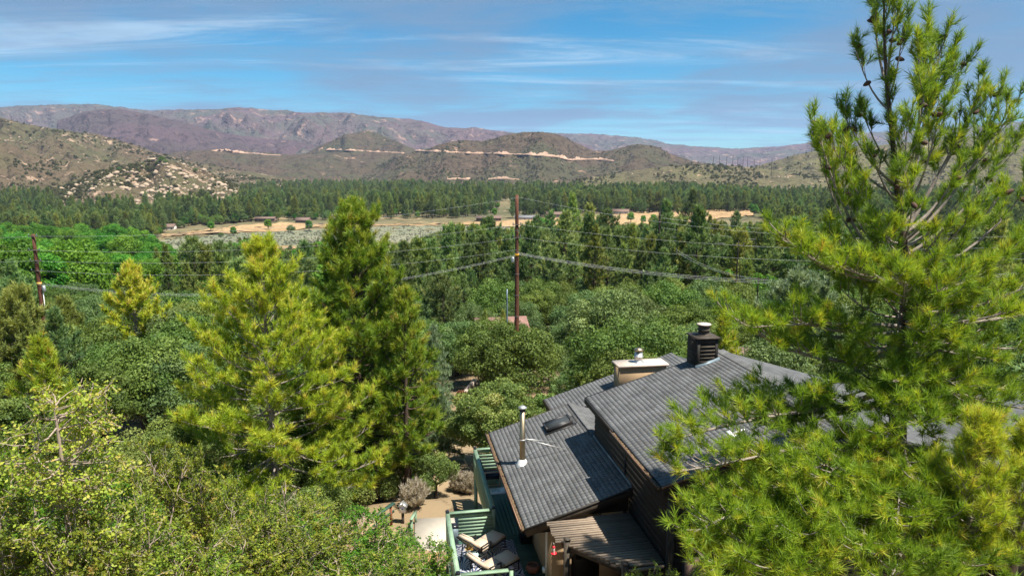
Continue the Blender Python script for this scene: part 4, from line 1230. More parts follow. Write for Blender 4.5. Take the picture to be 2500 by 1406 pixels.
Geo().bar(a, b, 0.12, 0.05).build('top_rail', MATS['green_paint'], hr2)
for t_ in (0.05, 0.95):
    p = a + (b - a) * t_
    Geo().bar((p[0], p[1], -1.6), (p[0], p[1], p[2] - 0.03), 0.09, 0.09, (0, 1, 0)).build('post', MATS['green_paint'], hr2)
bh = thing('bird_house', 'small white bird house on a post beside the pad', 'bird house', h2w(-3.55, 8.15, -1.55))
Geo().box(-0.05, 0.05, -0.05, 0.05, -0.2, 0.5).build('post', MATS['weathered_timber'], bh)
w_ = Geo().box(-0.12, 0.12, -0.1, 0.1, 0.5, 0.78).add([(-.12, -.1, .78), (.12, -.1, .78), (0, -.1, .92), (-.12, .1, .78), (.12, .1, .78), (0, .1, .92)], [(0, 1, 2), (3, 5, 4)]).build('box', MATS['white_paint'], bh)
Geo().lathe([(0.0, 0), (0.03, 0)], 12).build('entrance', MATS['black_cap'], bh).matrix_local = Matrix.Translation((0, -0.1025, 0.68)) @ Matrix.Rotation(R(90), 4, 'X')
for sgn in (-1, 1):
    Geo().hexa([(0, -.15, .92), (sgn * .19, -.15, .735), (sgn * .19, .15, .735), (0, .15, .92), (0, -.15, .945), (sgn * .2, -.15, .755), (sgn * .2, .15, .755), (0, .15, .945)]).build('roof', MATS['tin'], bh)
gt_ = thing('gas_tank', 'grey domed gas tank at the foot of the timber steps', 'tank', h2w(-2.45, 2.85, gzf(*h2w(-2.45, 2.85)[:2]) - 0.05))
Geo().lathe([(0.0, 0.0), (0.28, 0.0), (0.30, 0.1), (0.30, 0.62), (0.24, 0.74), (0.1, 0.80), (0.0, 0.81)], 24).build('body', MATS['tin'], gt_, True)
Geo().lathe([(0.10, 0.79), (0.10, 0.88), (0.0, 0.89)], 14).build('valve_collar', MATS['tin'], gt_, True)
# ------------------------------------------------------------------ plant makers
RS = np.random.default_rng(7)


def unit(v):
    return v / (np.linalg.norm(v, axis=-1, keepdims=True) + 1e-9)


def tufts(geo, P, D, L, n, w, spread=(12, 68), tint=None, rs=RS, lvar=0.25):
    """needle tufts at P pointing along D: n thin blades of length L each"""
    P = np.asarray(P, float); D = unit(np.asarray(D, float)); m = len(P)
    if m == 0:
        return
    L = np.full(m, L) if np.isscalar(L) else np.asarray(L)
    ref = np.where(np.abs(D[:, 2:3]) < 0.9, np.array([[0, 0, 1.0]]), np.array([[1.0, 0, 0]]))
    A = unit(np.cross(D, ref)); B = np.cross(D, A)
    th = np.radians(rs.uniform(spread[0], spread[1], (m, n))); ph = rs.uniform(0, 2 * math.pi, (m, n))
    nd = D[:, None, :] * np.cos(th)[..., None] + (A[:, None, :] * np.cos(ph)[..., None] + B[:, None, :] * np.sin(ph)[..., None]) * np.sin(th)[..., None]
    nd = unit(nd + np.array([0, 0, 0.10]))
    ln = L[:, None] * rs.uniform(1 - lvar, 1 + lvar, (m, n))
    base = P[:, None, :] + D[:, None, :] * (L[:, None] * rs.uniform(-0.95, 0.15, (m, n)))[..., None]
    side = unit(np.cross(nd, rs.normal(size=(m, n, 3)))) * (w * 0.5)
    tip = base + nd * ln[..., None]
    V = np.stack([base - side, base + side, tip], 2).reshape(-1, 3)
    F = np.arange(m * n * 3).reshape(-1, 3)
    tt = rs.uniform(0, 1, m) if tint is None else np.asarray(tint, float)
    T = np.clip(tt[:, None] + rs.normal(0, 0.10, (m, n)), 0, 1)
    geo.add(V, F, np.repeat(T.reshape(-1), 3))


def leaves(geo, P, Nn, size, tint, rs=RS, quad=True, jitter=0.7, aspect=0.6):
    """leaf blades at P roughly facing Nn"""
    m = len(P)
    Nn = unit(unit(Nn) + rs.normal(0, jitter, (m, 3)))
    A = unit(np.cross(Nn, rs.normal(size=(m, 3)))); B = np.cross(Nn, A)
    s = size * rs.uniform(0.6, 1.4, m)[:, None]
    if quad:
        V = np.stack([P - A * s * 0.5, P + B * s * aspect * 0.5 + Nn * s * 0.06, P + A * s * 0.5, P - B * s * aspect * 0.5 + Nn * s * 0.06], 1).reshape(-1, 3)
        F = np.arange(m * 4).reshape(-1, 4); k = 4
    else:
        V = np.stack([P - A * s * 0.5, P + A * s * 0.5 + B * s * 0.2, P + B * s * 0.8], 1).reshape(-1, 3)
        F = np.arange(m * 3).reshape(-1, 3); k = 3
    geo.add(V, F, np.repeat(np.clip(tint, 0, 1), k))


def curve(a, b, bow, n=6):
    """bent path from a to b; bow is the sideways push at mid length"""
    a = np.asarray(a, float); b = np.asarray(b, float)
    t = np.linspace(0, 1, n)[:, None]
    return a + (b - a) * t + np.asarray(bow, float) * (4 * t * (1 - t))


def limb_foliage(bark, ndl, path, rad, rs, tl, nn, nw, dens=3.5, tip=0.32, up=0.25, bare=0.25, sec=0.42, tint0=0.35, tvar=0.28, sides=5, twig_tint=None, spread=(12, 68), tuft_step=0.22):
    """one limb with side shoots and needle tufts"""
    path = np.asarray(path, float); m = len(path)
    seg = np.linalg.norm(np.diff(path, axis=0), axis=1); Lb = seg.sum()
    bark.tube(path, np.linspace(rad, max(rad * 0.18, 0.006), m), sides, False)
    k = max(4, int(Lb * dens))
    ts = bare + (1 - bare) * (np.arange(k) + rs.uniform(0, 1, k)) / k
    cum = np.concatenate([[0], np.cumsum(seg)]) / Lb
    P_all = []; D_all = []; T_all = []
    for t in ts:
        p = np.array([np.interp(t, cum, path[:, c]) for c in range(3)])
        i = min(m - 2, int(np.searchsorted(cum, t) - 1)); i = max(0, i)
        d = unit(path[i + 1] - path[i])
        side = unit(np.cross(d, [0, 0, 1.0]) + 1e-6) * (1 if rs.random() < 0.5 else -1)
        out = unit(d * rs.uniform(0.5, 1.0) + side * rs.uniform(0.3, 1.0) + np.array([0, 0, 1.0]) * rs.uniform(-0.15, 0.75) * (0.6 + up))
        ls = (sec * Lb * (1 - 0.75 * t) * rs.uniform(0.5, 1.0)) * 0.75 + tip * rs.uniform(0.6, 1.2)
        e = p + out * ls + np.array([0, 0, 1.0]) * ls * up * 0.6
        pa = curve(p, e, np.array([0, 0, -1.0]) * ls * 0.10, 4)
        bark.tube(pa, np.linspace(max(rad * 0.28, 0.010), 0.005, 4), 4, False)
        ns = max(1, int(ls * 0.75 / tuft_step))
        tone = tint0 + rs.normal(0, tvar)
        for j in range(ns + 1):
            f = 1.0 - j * tuft_step / max(ls, 0.2)
            if f < 0.15: break
            q = p + (e - p) * f
            dd = unit(unit(e - p) + rs.normal(0, 0.45 if j else 0.15, 3) + np.array([0, 0, up]))
            if j:
                q2 = q + dd * tip * rs.uniform(0.3, 0.8)
            else:
                q2 = q
            P_all.append(q2); D_all.append(dd); T_all.append(tone + rs.normal(0, 0.08) + (0.10 if j == 0 else -0.08))
            if j and rs.random() < 0.6:
                dd2 = unit(unit(e - p) * 0.5 + rs.normal(0, 0.6, 3) + np.array([0, 0, up * 0.6]))
                P_all.append(q + dd2 * tip * rs.uniform(0.5, 1.0)); D_all.append(dd2); T_all.append(tone + rs.normal(0, 0.08) - 0.10)
    dlast = unit(path[-1] - path[-2])
    for _ in range(3):
        P_all.append(path[-1] + rs.normal(0, 0.05, 3)); D_all.append(unit(dlast + rs.normal(0, 0.3, 3) + np.array([0, 0, up]))); T_all.append(tint0 + rs.normal(0, 0.1) + 0.1)
    tufts(ndl, P_all, D_all, tl, nn, nw, spread, T_all, rs)
    return P_all


def pine_auto(bark, ndl, rs, H, R0, base_f, prof, n_limb, rad, tl, nn, nw, dens=3.0, up0=0.15, up1=0.9, tint0=0.35, lean=(0, 0), tip=0.3, sides=5, tuft_step=0.22, bare=0.3, limb_n=6, trunk_sides=8, sec=0.42, tvar=0.28):
    """a whole pine: trunk and whorled limbs shaped by prof(t), t from crown base to top"""
    zs = np.linspace(0, 1, 9)
    tr = np.stack([lean[0] * zs ** 1.5 + 0.02 * H * (np.sin(zs * 5 + rs.uniform(0, 6)) * zs) * 0.3, lean[1] * zs ** 1.5 + 0 * zs, H * zs], 1)
    tr[0, 2] = -0.4
    bark.tube(tr, np.linspace(rad, 0.02, 9) * (1 + 0.25 * (zs < 0.05)), trunk_sides, False)
    ga = rs.uniform(0, 6.28)
    for i in range(n_limb):
        t = (i + rs.uniform(0, 0.8)) / n_limb
        f = base_f + (1 - base_f) * t
        p = np.array([np.interp(f, zs, tr[:, c]) for c in range(3)])
        ga += 2.399 + rs.uniform(-0.4, 0.4)
        ln = R0 * prof(t) * rs.uniform(0.72, 1.15)
        el = up0 + (up1 - up0) * t ** 1.4 + rs.normal(0, 0.10)
        d = np.array([math.cos(ga) * math.cos(el), math.sin(ga) * math.cos(el), math.sin(el)])
        e = p + d * ln
        bow = np.array([0, 0, -1.0]) * ln * rs.uniform(0.05, 0.15) + rs.normal(0, 0.03 * ln, 3)
        limb_foliage(bark, ndl, curve(p, e, bow, limb_n), max(0.012, rad * 0.33 * (1 - 0.75 * t)), rs, tl, nn, nw, dens, tip, 0.25 + 0.5 * t, bare, sec, tint0 + 0.12 * t, tvar, sides, tuft_step=tuft_step)
    tufts(ndl, [tr[-1]] * 4, [np.array([0, 0, 1.0]) + rs.normal(0, 0.25, 3) for _ in range(4)], tl, nn, nw, (10, 70), [tint0 + .2] * 4, rs)
    return tr


def lobed_crown(geo, rs, H, Rx, z0, n_lobe, n_leaf, size, tint0=0.4, quad=False, flat=0.75, jitter=0.42, lobe_r=(0.17, 0.32), dome=True):
    """broadleaf crown: leaf-covered lobes round an uneven dome"""
    hz = (H - z0)
    C = []; Rr = []
    for i in range(n_lobe):
        u = rs.uniform(-0.55 if not dome else -0.35, 1.0); a = rs.uniform(0, 6.28)
        rr_ = math.sqrt(max(0, 1 - u * u)) if u > 0 else 1 - 0.25 * abs(u)
        k = rs.uniform(0.50, 0.86)
        lr = rs.uniform(*lobe_r) * Rx
        C.append((math.cos(a) * rr_ * Rx * k, math.sin(a) * rr_ * Rx * k, z0 + hz * 0.42 + u * hz * 0.5 * k)); Rr.append(lr)
    C = np.array(C); Rr = np.array(Rr)
    w = Rr ** 2; idx = rs.choice(n_lobe, n_leaf, p=w / w.sum())
    d = unit(rs.normal(size=(n_leaf, 3)) + np.array([0, 0, 0.25]))
    rad = Rr[idx] * (0.62 + 0.42 * np.sqrt(rs.uniform(0, 1, n_leaf))) * (1 + 0.16 * np.sin(d[:, 0] * 7 + idx) * np.cos(d[:, 2] * 6 + idx * 2))
    P = C[idx] + d * rad[:, None] * np.array([1, 1, flat])
    lobe_t = rs.normal(0, 0.13, n_lobe)
    tint = tint0 + lobe_t[idx] + rs.normal(0, 0.14, n_leaf)
    leaves(geo, P, d, size, tint, rs, quad, jitter)
    return C, Rr


def woody(bark, rs, C, z0, rad, n=9, sides=5):
    """trunk and limbs reaching into the lobes"""
    fork = np.array([0, 0, z0 * 0.8 + 0.3])
    bark.tube([(0, 0, -0.4), (rs.normal(0, .05), rs.normal(0, .05), fork[2] * 0.5), fork], [rad * 1.3, rad, rad * 0.85], 7, False)
    for c in C[rs.choice(len(C), min(n, len(C)), replace=False)]:
        bark.tube(curve(fork, c, rs.normal(0, 0.15, 3), 5), np.linspace(rad * 0.6, rad * 0.08, 5), sides, False)


TREE_ME = {}


def template(key, bark_mat, leaf_mat, fn, *a):
    b = Geo(); l = Geo()
    fn(b, l, *a)
    TREE_ME.setdefault(key, []).append((b.mesh('trunk', MATS[bark_mat], True), l.mesh('crown', MATS[leaf_mat])))


def plant(name, label, cat, me_pair, loc, rz=0, sc=1.0, group=None):
    t = thing(name, label, cat, loc, rz, group, sc)
    link('trunk', me_pair[0], t); link('crown', me_pair[1], t)
    return t


def tri_count(*gs):
    return sum(sum(len(f) * (k - 2) for f in [np.concatenate(fl)]) for g in gs for k, fl in g.F.items())


# ---- kinds used many times
def f_oak(b, l, seed, H, Rx, n_lobe, n_leaf, size, tint):
    rs = np.random.default_rng(seed)
    C, _ = lobed_crown(l, rs, H, Rx, H * 0.02, n_lobe, n_leaf, size, tint, False, .8, .45, (.11, .24))
    woody(b, rs, C, H * 0.25, 0.05 * H * 0.6, 9)


for k in range(5):
    template('oak', 'bark_oak', 'leaf_oak' if k not in (1, 4) else 'leaf_oak_grey', f_oak, 100 + k, 7.0, 3.7 + 0.3 * (k % 3), 105, 24000, 0.155, 0.42)


def f_cotton(b, l, seed):
    rs = np.random.default_rng(seed)
    C, _ = lobed_crown(l, rs, 17, 5.6, 1.0, 44, 11000, 0.52, 0.42, False, 0.95, 0.40, (0.20, 0.40))
    woody(b, rs, C, 4.0, 0.45, 10)


for k in range(3):
    template('cottonwood', 'bark_grey', 'leaf_cotton', f_cotton, 200 + k)


def f_pine(b, l, seed, H, R0, n_limb, slim):
    rs = np.random.default_rng(seed)
    def prof(t): return (0.55 + 0.6 * t if t < 0.25 else (1.0 - t) ** slim * 1.05 + 0.14) * (0.85 + 0.3 * math.sin(t * 9 + seed))
    pine_auto(b, l, rs, H, R0, 0.14, prof, n_limb, 0.24, 0.55, 10, 0.125, 2.2, 0.1, 0.9, 0.36, (rs.normal(0, .2), rs.normal(0, .2)), 0.5, 3, 0.55, 0.15, 4, 6, 0.55, 0.20)


for k in range(6):
    template('pine', 'bark_pine', 'needle_dark' if k not in (1, 4) else 'needle_mid', f_pine, 300 + k, 15.0, (4.4, 4.8, 4.0, 5.0, 3.7, 4.5)[k], (70, 76, 66, 80, 68, 74)[k], (0.75, 1.0, 0.85, 0.65, 1.1, 0.8)[k])


def f_shrub(b, l, seed, H, Rx, n_lobe, n_leaf, size, tint, stems=7):
    rs = np.random.default_rng(seed)
    C, _ = lobed_crown(l, rs, H, Rx, H * 0.05, n_lobe, n_leaf, size, tint, False, 0.8, 0.85, (0.25, 0.42))
    for c in C[:stems]:
        b.tube(curve((rs.normal(0, .1), rs.normal(0, .1), -0.2), c, rs.normal(0, .1, 3), 4), [0.05, 0.04, 0.025, 0.01], 4, False)




def f_sage(b, l, seed, H=1.1, Rx=0.75):
    rs = np.random.default_rng(seed)
    n = 150
    a = rs.uniform(0, 6.28, n); e = rs.uniform(0.35, 1.5, n)
    tip = np.stack([np.cos(a) * np.cos(e) * Rx, np.sin(a) * np.cos(e) * Rx, 0.1 + np.sin(e) * H], 1) * rs.uniform(0.75, 1.05, n)[:, None]
    for q in tip[::3]:
        b.tube([(0, 0, -0.05), q * 0.5 + rs.normal(0, .03, 3), q * 0.9], [0.012, 0.009, 0.004], 4, False)
    P = []; D = []
    for q in tip:
        for f in (0.4, 0.55, 0.66, 0.77, 0.88, 1.0):
            P.append(q * f + rs.normal(0, 0.03, 3)); D.append(unit(q + np.array([0, 0, 0.5])))
    tufts(l, P, D, 0.15, 18, 0.020, (5, 55), rs.normal(0.55, 0.2, len(P)), rs)


template('sage', 'twig_grey', 'leaf_sage', f_sage, 41)
template('shrub', 'bark_oak', 'leaf_juniper', f_shrub, 42, 2.2, 1.25, 26, 9000, 0.075, 0.42)


# ---- leafy scrub in the foreground: stems, bare twigs and single leaves
def f_scrub(b, l, seed, H, Rx, n_tip, per, size, tint, bare=0.12, sub=5):
    rs = np.random.default_rng(seed)
    P = []; N_ = []; T = []
    stems = 9
    for i in range(stems):
        a = i * 2.399 + rs.uniform(-.3, .3); r = Rx * rs.uniform(0.25, 0.8)
        e = np.array([math.cos(a) * r, math.sin(a) * r, H * rs.uniform(0.62, 0.98) * (1 - 0.25 * (r / Rx) ** 2)])
        pa = curve((rs.normal(0, .15), rs.normal(0, .15), -0.3), e, np.append(rs.normal(0, 0.15 * Rx, 2), -0.05 * H), 7)
        b.tube(pa, np.linspace(0.055, 0.010, 7) * (H / 3.0) ** 0.5, 5, False)
        for j in range(n_tip):
            t = rs.uniform(0.22, 1.0); ii = min(5, int(t * 6)); p = pa[ii] + (pa[ii + 1] - pa[ii]) * (t * 6 - ii)
            out = np.array([p[0], p[1], 0]) / Rx
            d = unit(out * 0.9 + rs.normal(0, 0.65, 3) + np.array([0, 0, 0.55]))
            L_ = rs.uniform(0.25, 0.65) * (Rx / 1.6) ** 0.5
            q = p + d * L_
            b.tube(curve(p, q, rs.normal(0, 0.05, 3), 4), [0.010, 0.008, 0.006, 0.003], 4, False)
            dead = rs.random() < bare
            for s_ in range(sub):
                f = rs.uniform(0.3, 1.0); o = p + (q - p) * f
                dd = unit(d + rs.normal(0, 0.7, 3) + np.array([0, 0, 0.25])); l2 = rs.uniform(0.10, 0.30)
                o2 = o + dd * l2
                b.tube([o, o2], [0.004, 0.002], 3, False)
                if dead: continue
                n = per
                ff = rs.uniform(0.25, 1.08, n)[:, None]
                P.append(o + (o2 - o) * ff + rs.normal(0, 0.035, (n, 3))); N_.append(np.tile(dd * 0.3 + np.array([0.1, -0.1, 0.9]), (n, 1)))
                T.append(np.full(n, tint + rs.normal(0, 0.18)) + rs.normal(0, 0.12, n))
    leaves(l, np.concatenate(P), np.concatenate(N_), size, np.concatenate(T), rs, True, 0.75, 0.62)


template('scrub', 'twig_grey', 'leaf_scrub', f_scrub, 61, 2.8, 1.9, 40, 19, 0.058, 0.44, 0.06)
template('scrub', 'twig_grey', 'leaf_scrub', f_scrub, 62, 2.5, 1.7, 42, 19, 0.055, 0.38, 0.12)
template('greenscrub', 'twig_grey', 'leaf_bright', f_scrub, 63, 2.4, 1.6, 42, 18, 0.062, 0.50, 0.03)
print('templates', time.time() - T0, {k: sum(len(m.polygons) for p in v for m in p) for k, v in TREE_ME.items()})
# ------------------------------------------------------------------ the large pine on the right
def W(u, v, y):
    return at(u, v, y)


def big_pine():
    rs = np.random.default_rng(5)
    bark = Geo(); ndl = Geo(); lim = Geo()
    Y = 15.0
    tr_px = [(2192, 1290), (2190, 1150), (2192, 1000), (2205, 850), (2216, 720), (2205, 600), (2192, 470), (2178, 330), (2163, 180), (2158, 60), (2160, -40)]
    tr = np.array([W(u, v, Y) for u, v in tr_px])
    gb = gzf(tr[0][0], tr[0][1])
    tr = np.concatenate([[(tr[0][0], tr[0][1], gb - 0.4)], tr])
    origin = np.array([tr[0][0], tr[0][1], gb])
    rads = np.interp(tr[:, 2], [gb, 7, 10, 12, 14, 17], [0.26, 0.19, 0.14, 0.075, 0.042, 0.015])
    bark.tube(tr - origin, rads, 10, False)

    def trunk_at(z):
        return np.array([np.interp(z, tr[:, 2], tr[:, c]) for c in range(3)])
    limbs = [  # end u, v, y offset, start rise (m below end), radius, density, tint
        # leaders at the top
        (2135, 20, 0.3, 1.6, .03, 5, .30), (2190, 5, -0.2, 1.5, .03, 5, .33), (2090, 120, 0.4, 1.3, .025, 4.5, .22), (2205, 60, -.3, 1.4, .02, 4, .35),
        (2240, 110, -.2, 3.6, .05, 4.2, .42), (2262, 75, .1, 3.2, .045, 4.5, .45), (2300, 95, .5, 3.3, .05, 4.0, .32), (2345, 165, .6, 2.6, .03, 2.4, .25), (2330, 120, .4, 2.6, .03, 3.5, .28),
        (2260, 210, -.8, 2.2, .035, 4.5, .45), (2290, 290, -.9, 2.0, .035, 4.5, .48), (2215, 300, -.9, 1.8, .03, 4.5, .44),
        (2355, 320, .3, 2.0, .035, 3.2, .32), (2405, 205, .4, 3.2, .05, 3.6, .40), (2440, 230, .8, 3.0, .045, 3.6, .40), (2475, 250, .2, 3.0, .04, 3.8, .45), (2490, 330, .6, 2.6, .04, 3.4, .36),
        # left side of the upper crown
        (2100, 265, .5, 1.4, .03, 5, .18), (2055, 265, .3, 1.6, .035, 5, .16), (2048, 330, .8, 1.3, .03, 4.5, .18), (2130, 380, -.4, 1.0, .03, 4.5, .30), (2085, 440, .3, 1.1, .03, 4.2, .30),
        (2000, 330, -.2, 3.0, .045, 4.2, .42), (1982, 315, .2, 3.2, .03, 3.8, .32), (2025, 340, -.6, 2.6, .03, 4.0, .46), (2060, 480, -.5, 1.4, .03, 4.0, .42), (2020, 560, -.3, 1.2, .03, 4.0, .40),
        # right side of the middle crown
        (2330, 430, -.8, 1.4, .035, 4, .46), (2400, 400, .9, 1.8, .035, 3.5, .38), (2450, 470, -.4, 1.8, .04, 4.0, .46), (2520, 440, .6, 2.0, .04, 3.4, .40), (2380, 520, -1.1, 1.2, .035, 4.2, .45), (2300, 560, -1.2, .9, .035, 4.2, .42),
        (2230, 480, -1.0, 1.0, .03, 4.0, .38), (2160, 560, -1.2, .9, .03, 4.2, .42), (2260, 640, -1.4, .7, .035, 4.5, .46), (2140, 640, -1.4, .7, .035, 4.5, .44),
        (2480, 600, -.6, 1.2, .04, 4.0, .48), (2550, 560, .4, 1.3, .045, 4.0, .42), (2420, 660, -1.3, .8, .04, 4.4, .48), (2540, 680, -.9, .9, .045, 4.2, .46),
        # broad middle limbs
        (1905, 570, -.8, 1.3, .055, 4.6, .48), (1945, 610, -1.4, .9, .045, 4.4, .46), (1990, 640, .8, .6, .04, 4.2, .34), (2050, 650, -1.7, .5, .04, 4.6, .46),
        (2330, 720, -1.6, .5, .04, 4.4, .46), (2470, 760, -1.5, .5, .05, 4.2, .48), (2560, 760, .2, .4, .055, 4.0, .42),
        (1775, 765, -1.3, .8, .065, 4.6, .46), (1830, 800, -1.8, .4, .05, 4.6, .44), (1880, 820, -.6, .3, .05, 4.2, .30), (1960, 790, -1.0, .4, .045, 4.2, .34), (2050, 800, .9, .2, .04, 4.0, .26), (2010, 870, -.9, .0, .045, 4.2, .28), (2100, 860, .6, -.1, .035, 3.6, .24),
        (2330, 840, -1.5, .1, .04, 4.4, .44), (2440, 880, -1.7, .0, .05, 4.4, .46), (2540, 850, -.6, .0, .05, 4.0, .42), (2400, 800, .9, .2, .04, 3.8, .30), (2500, 950, -1.0, -.2, .05, 4.2, .40),
        (2270, 930, -1.6, -.1, .04, 4.4, .40), (2350, 950, -1.9, -.2, .045, 4.6, .42), (2430, 985, -1.6, -.2, .045, 4.4, .38), (2250, 1000, -2.2, -.1, .04, 4.4, .36), (2380, 1050, -2.4, -.1, .045, 4.4, .38), (2300, 880, .7, 0, .04, 4.0, .30), (2520, 1000, -1.4, -.3, .05, 4.2, .40), (2200, 930, -1.9, .1, .035, 4.4, .40),
        (2160, 985, -2.0, 0, .035, 4.4, .34), (2240, 1035, -2.6, 0, .035, 4.4, .36), (2320, 1030, -2.4, 0, .04, 4.4, .34), (2430, 1040, -2.0, -.1, .04, 4.4, .36), (2280, 975, -1.2, 0, .035, 4.2, .30), (2400, 930, -1.0, 0, .04, 4.2, .36), (2500, 1060, -1.8, -.1, .045, 4.4, .38), (2150, 1060, -2.6, .1, .035, 4.4, .38),
        # limbs over the roof, their shade put into the lower tint
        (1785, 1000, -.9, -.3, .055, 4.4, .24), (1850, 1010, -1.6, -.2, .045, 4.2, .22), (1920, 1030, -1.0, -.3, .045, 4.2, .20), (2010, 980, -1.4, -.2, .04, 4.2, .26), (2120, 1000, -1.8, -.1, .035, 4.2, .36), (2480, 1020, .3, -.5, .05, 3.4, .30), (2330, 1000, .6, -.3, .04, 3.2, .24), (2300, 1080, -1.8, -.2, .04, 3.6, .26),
        # big lower limbs reaching towards the camera
        (1625, 1080, -2.6, .2, .06, 5.0, .52), (1660, 1150, -3.0, .2, .05, 5.0, .48), (1740, 1215, -2.4, .1, .05, 5.0, .42), (1830, 1205, -2.8, .1, .05, 5.0, .44), (1935, 1155, -3.2, .3, .05, 5.2, .50), (2010, 1175, -3.6, .3, .05, 5.2, .48), (1760, 1285, -3.5, .1, .05, 5.2, .48),
        (1690, 1300, -4.0, .2, .055, 5.2, .50), (1720, 1400, -4.4, .2, .05, 5.4, .52), (1790, 1350, -4.2, .2, .05, 5.2, .48), (1860, 1295, -3.9, .2, .05, 5.2, .46), (1880, 1390, -4.8, .1, .05, 5.2, .50), (1950, 1310, -4.4, .1, .05, 5.2, .44), (1980, 1450, -5.2, .0, .05, 5.2, .46), (2040, 1265, -4.0, .1, .05, 5.2, .46),
        (2100, 1350, -4.6, .0, .05, 5.0, .46), (2120, 1225, -3.6, .1, .05, 5.0, .46), (2150, 1440, -5.0, -.1, .05, 5.0, .44), (2190, 1280, -4.2, .0, .05, 5.0, .50), (2230, 1170, -3.2, .0, .05, 5.0, .44), (2250, 1400, -4.6, -.1, .05, 4.6, .36), (2310, 1270, -3.8, -.1, .05, 4.6, .34), (2360, 1380, -4.2, -.2, .05, 4.2, .30), (2330, 1180, -2.8, -.1, .045, 4.4, .34), (2430, 1300, -3.4, -.2, .05, 4.0, .30), (2470, 1440, -4.4, -.3, .05, 4.2, .36), (1800, 1470, -4.9, .1, .05, 5.0, .48), (2060, 1500, -5.2, .0, .05, 4.6, .44), (2300, 1430, -4.8, .0, .05, 4.2, .34)]
    for k in range(30):      # fill between the named limbs
        v = 340 + 620 * rs.uniform(0, 1) ** .6; a = rs.uniform(-math.pi, 0.3) if rs.random() < .75 else rs.uniform(0, 6.28)
        ln = np.interp(v, [300, 600, 960], [70, 170, 200]) * rs.uniform(.45, 1.0)
        uc = np.interp(v, [330, 470, 720, 1000], [2190, 2215, 2235, 2215])
        limbs.append((uc + math.cos(a) * ln * 1.05, v, math.sin(a) * ln / 75, rs.uniform(.2, 1.0), .028, 4.2, rs.uniform(.28, .48)))
    cones = []
    for (u, v, dy, rise, rad, dens, tint) in limbs:
        e = W(u, v, Y + dy)
        p = trunk_at(min(e[2] - rise, 16.2))
        ln = np.linalg.norm(e - p)
        bow = np.array([0, 0, -1.0]) * ln * (0.10 if rise > 0.5 else 0.04) + rs.normal(0, 0.03 * ln, 3)
        up = 0.75 if v < 500 else (0.45 if v < 900 else 0.4)
        bare = 0.48 if v < 500 else (0.42 if v < 950 else 0.34)
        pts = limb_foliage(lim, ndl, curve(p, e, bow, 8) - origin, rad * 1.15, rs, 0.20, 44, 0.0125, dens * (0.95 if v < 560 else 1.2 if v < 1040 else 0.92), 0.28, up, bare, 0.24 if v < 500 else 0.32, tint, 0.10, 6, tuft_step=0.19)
        if v < 520:
            c = curve(p, e, bow, 8) - origin
            for _ in range(2 if v < 350 else 1):
                k = rs.integers(4, 8); cones.append(c[k] + rs.normal(0, 0.06, 3))
    limb_foliage(lim, ndl, np.array([tr[i] for i in range(6, 12)]) - origin, .05, rs, 0.20, 44, 0.0125, 7, 0.28, .8, .05, .06, .36, .12, 6, tuft_step=.19)
    t = thing('pine_tree', 'tall long needled pine with dark cones rising in front of the roof at the right', 'pine tree', tuple(origin))
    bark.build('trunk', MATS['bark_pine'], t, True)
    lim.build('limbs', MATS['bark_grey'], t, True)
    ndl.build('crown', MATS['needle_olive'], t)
    cm = Geo()
    prof = [(0.0, -0.085), (0.028, -0.075), (0.046, -0.03), (0.044, 0.01), (0.030, 0.055), (0.012, 0.085), (0.0, 0.09)]
    cm.lathe(prof, 9)
    me = cm.mesh('pine_cone', MATS['cone'], False)
    for c in cones:
        o = link('pine_cone', me, t); o.location = tuple(c); o.rotation_euler = (rs.uniform(1.0, 2.2), rs.uniform(-.5, .5), rs.uniform(0, 6.28)); o.scale = (1.15,) * 3
    print('big pine tris', tri_count(bark, lim, ndl), time.time() - T0)


big_pine()


def solo_pine(name_label, u, v_top, y, width_px, mat, seed, n_limb, tint, prof, tl=0.24, nn=34, nw=0.018, dens=3.2, base_f=0.08, up0=0.25, up1=1.15, bark='bark_grey', tuft_step=0.26, sec=0.34, bare=0.35, tip=.3, rad=.2, tvar=.12, lean=(0, 0)):
    p = at(u, v_top, y); x = p[0]
    g = gzf(x, y); H = p[2] - g
    rs = np.random.default_rng(seed)
    b = Geo(); l = Geo()
    pine_auto(b, l, rs, H, width_px * 0.5 * y / FPX, base_f, prof, n_limb, rad, tl, nn, nw, dens, up0, up1, tint, lean, tip, 5, tuft_step, bare, 6, 8, sec, tvar)
    t = thing('pine_tree', name_label, 'pine tree', (x, y, g), 0)
    b.build('trunk', MATS[bark], t, True); l.build('crown', MATS[mat], t)
    print(name_label, H, tri_count(b, l), time.time() - T0)
    return t


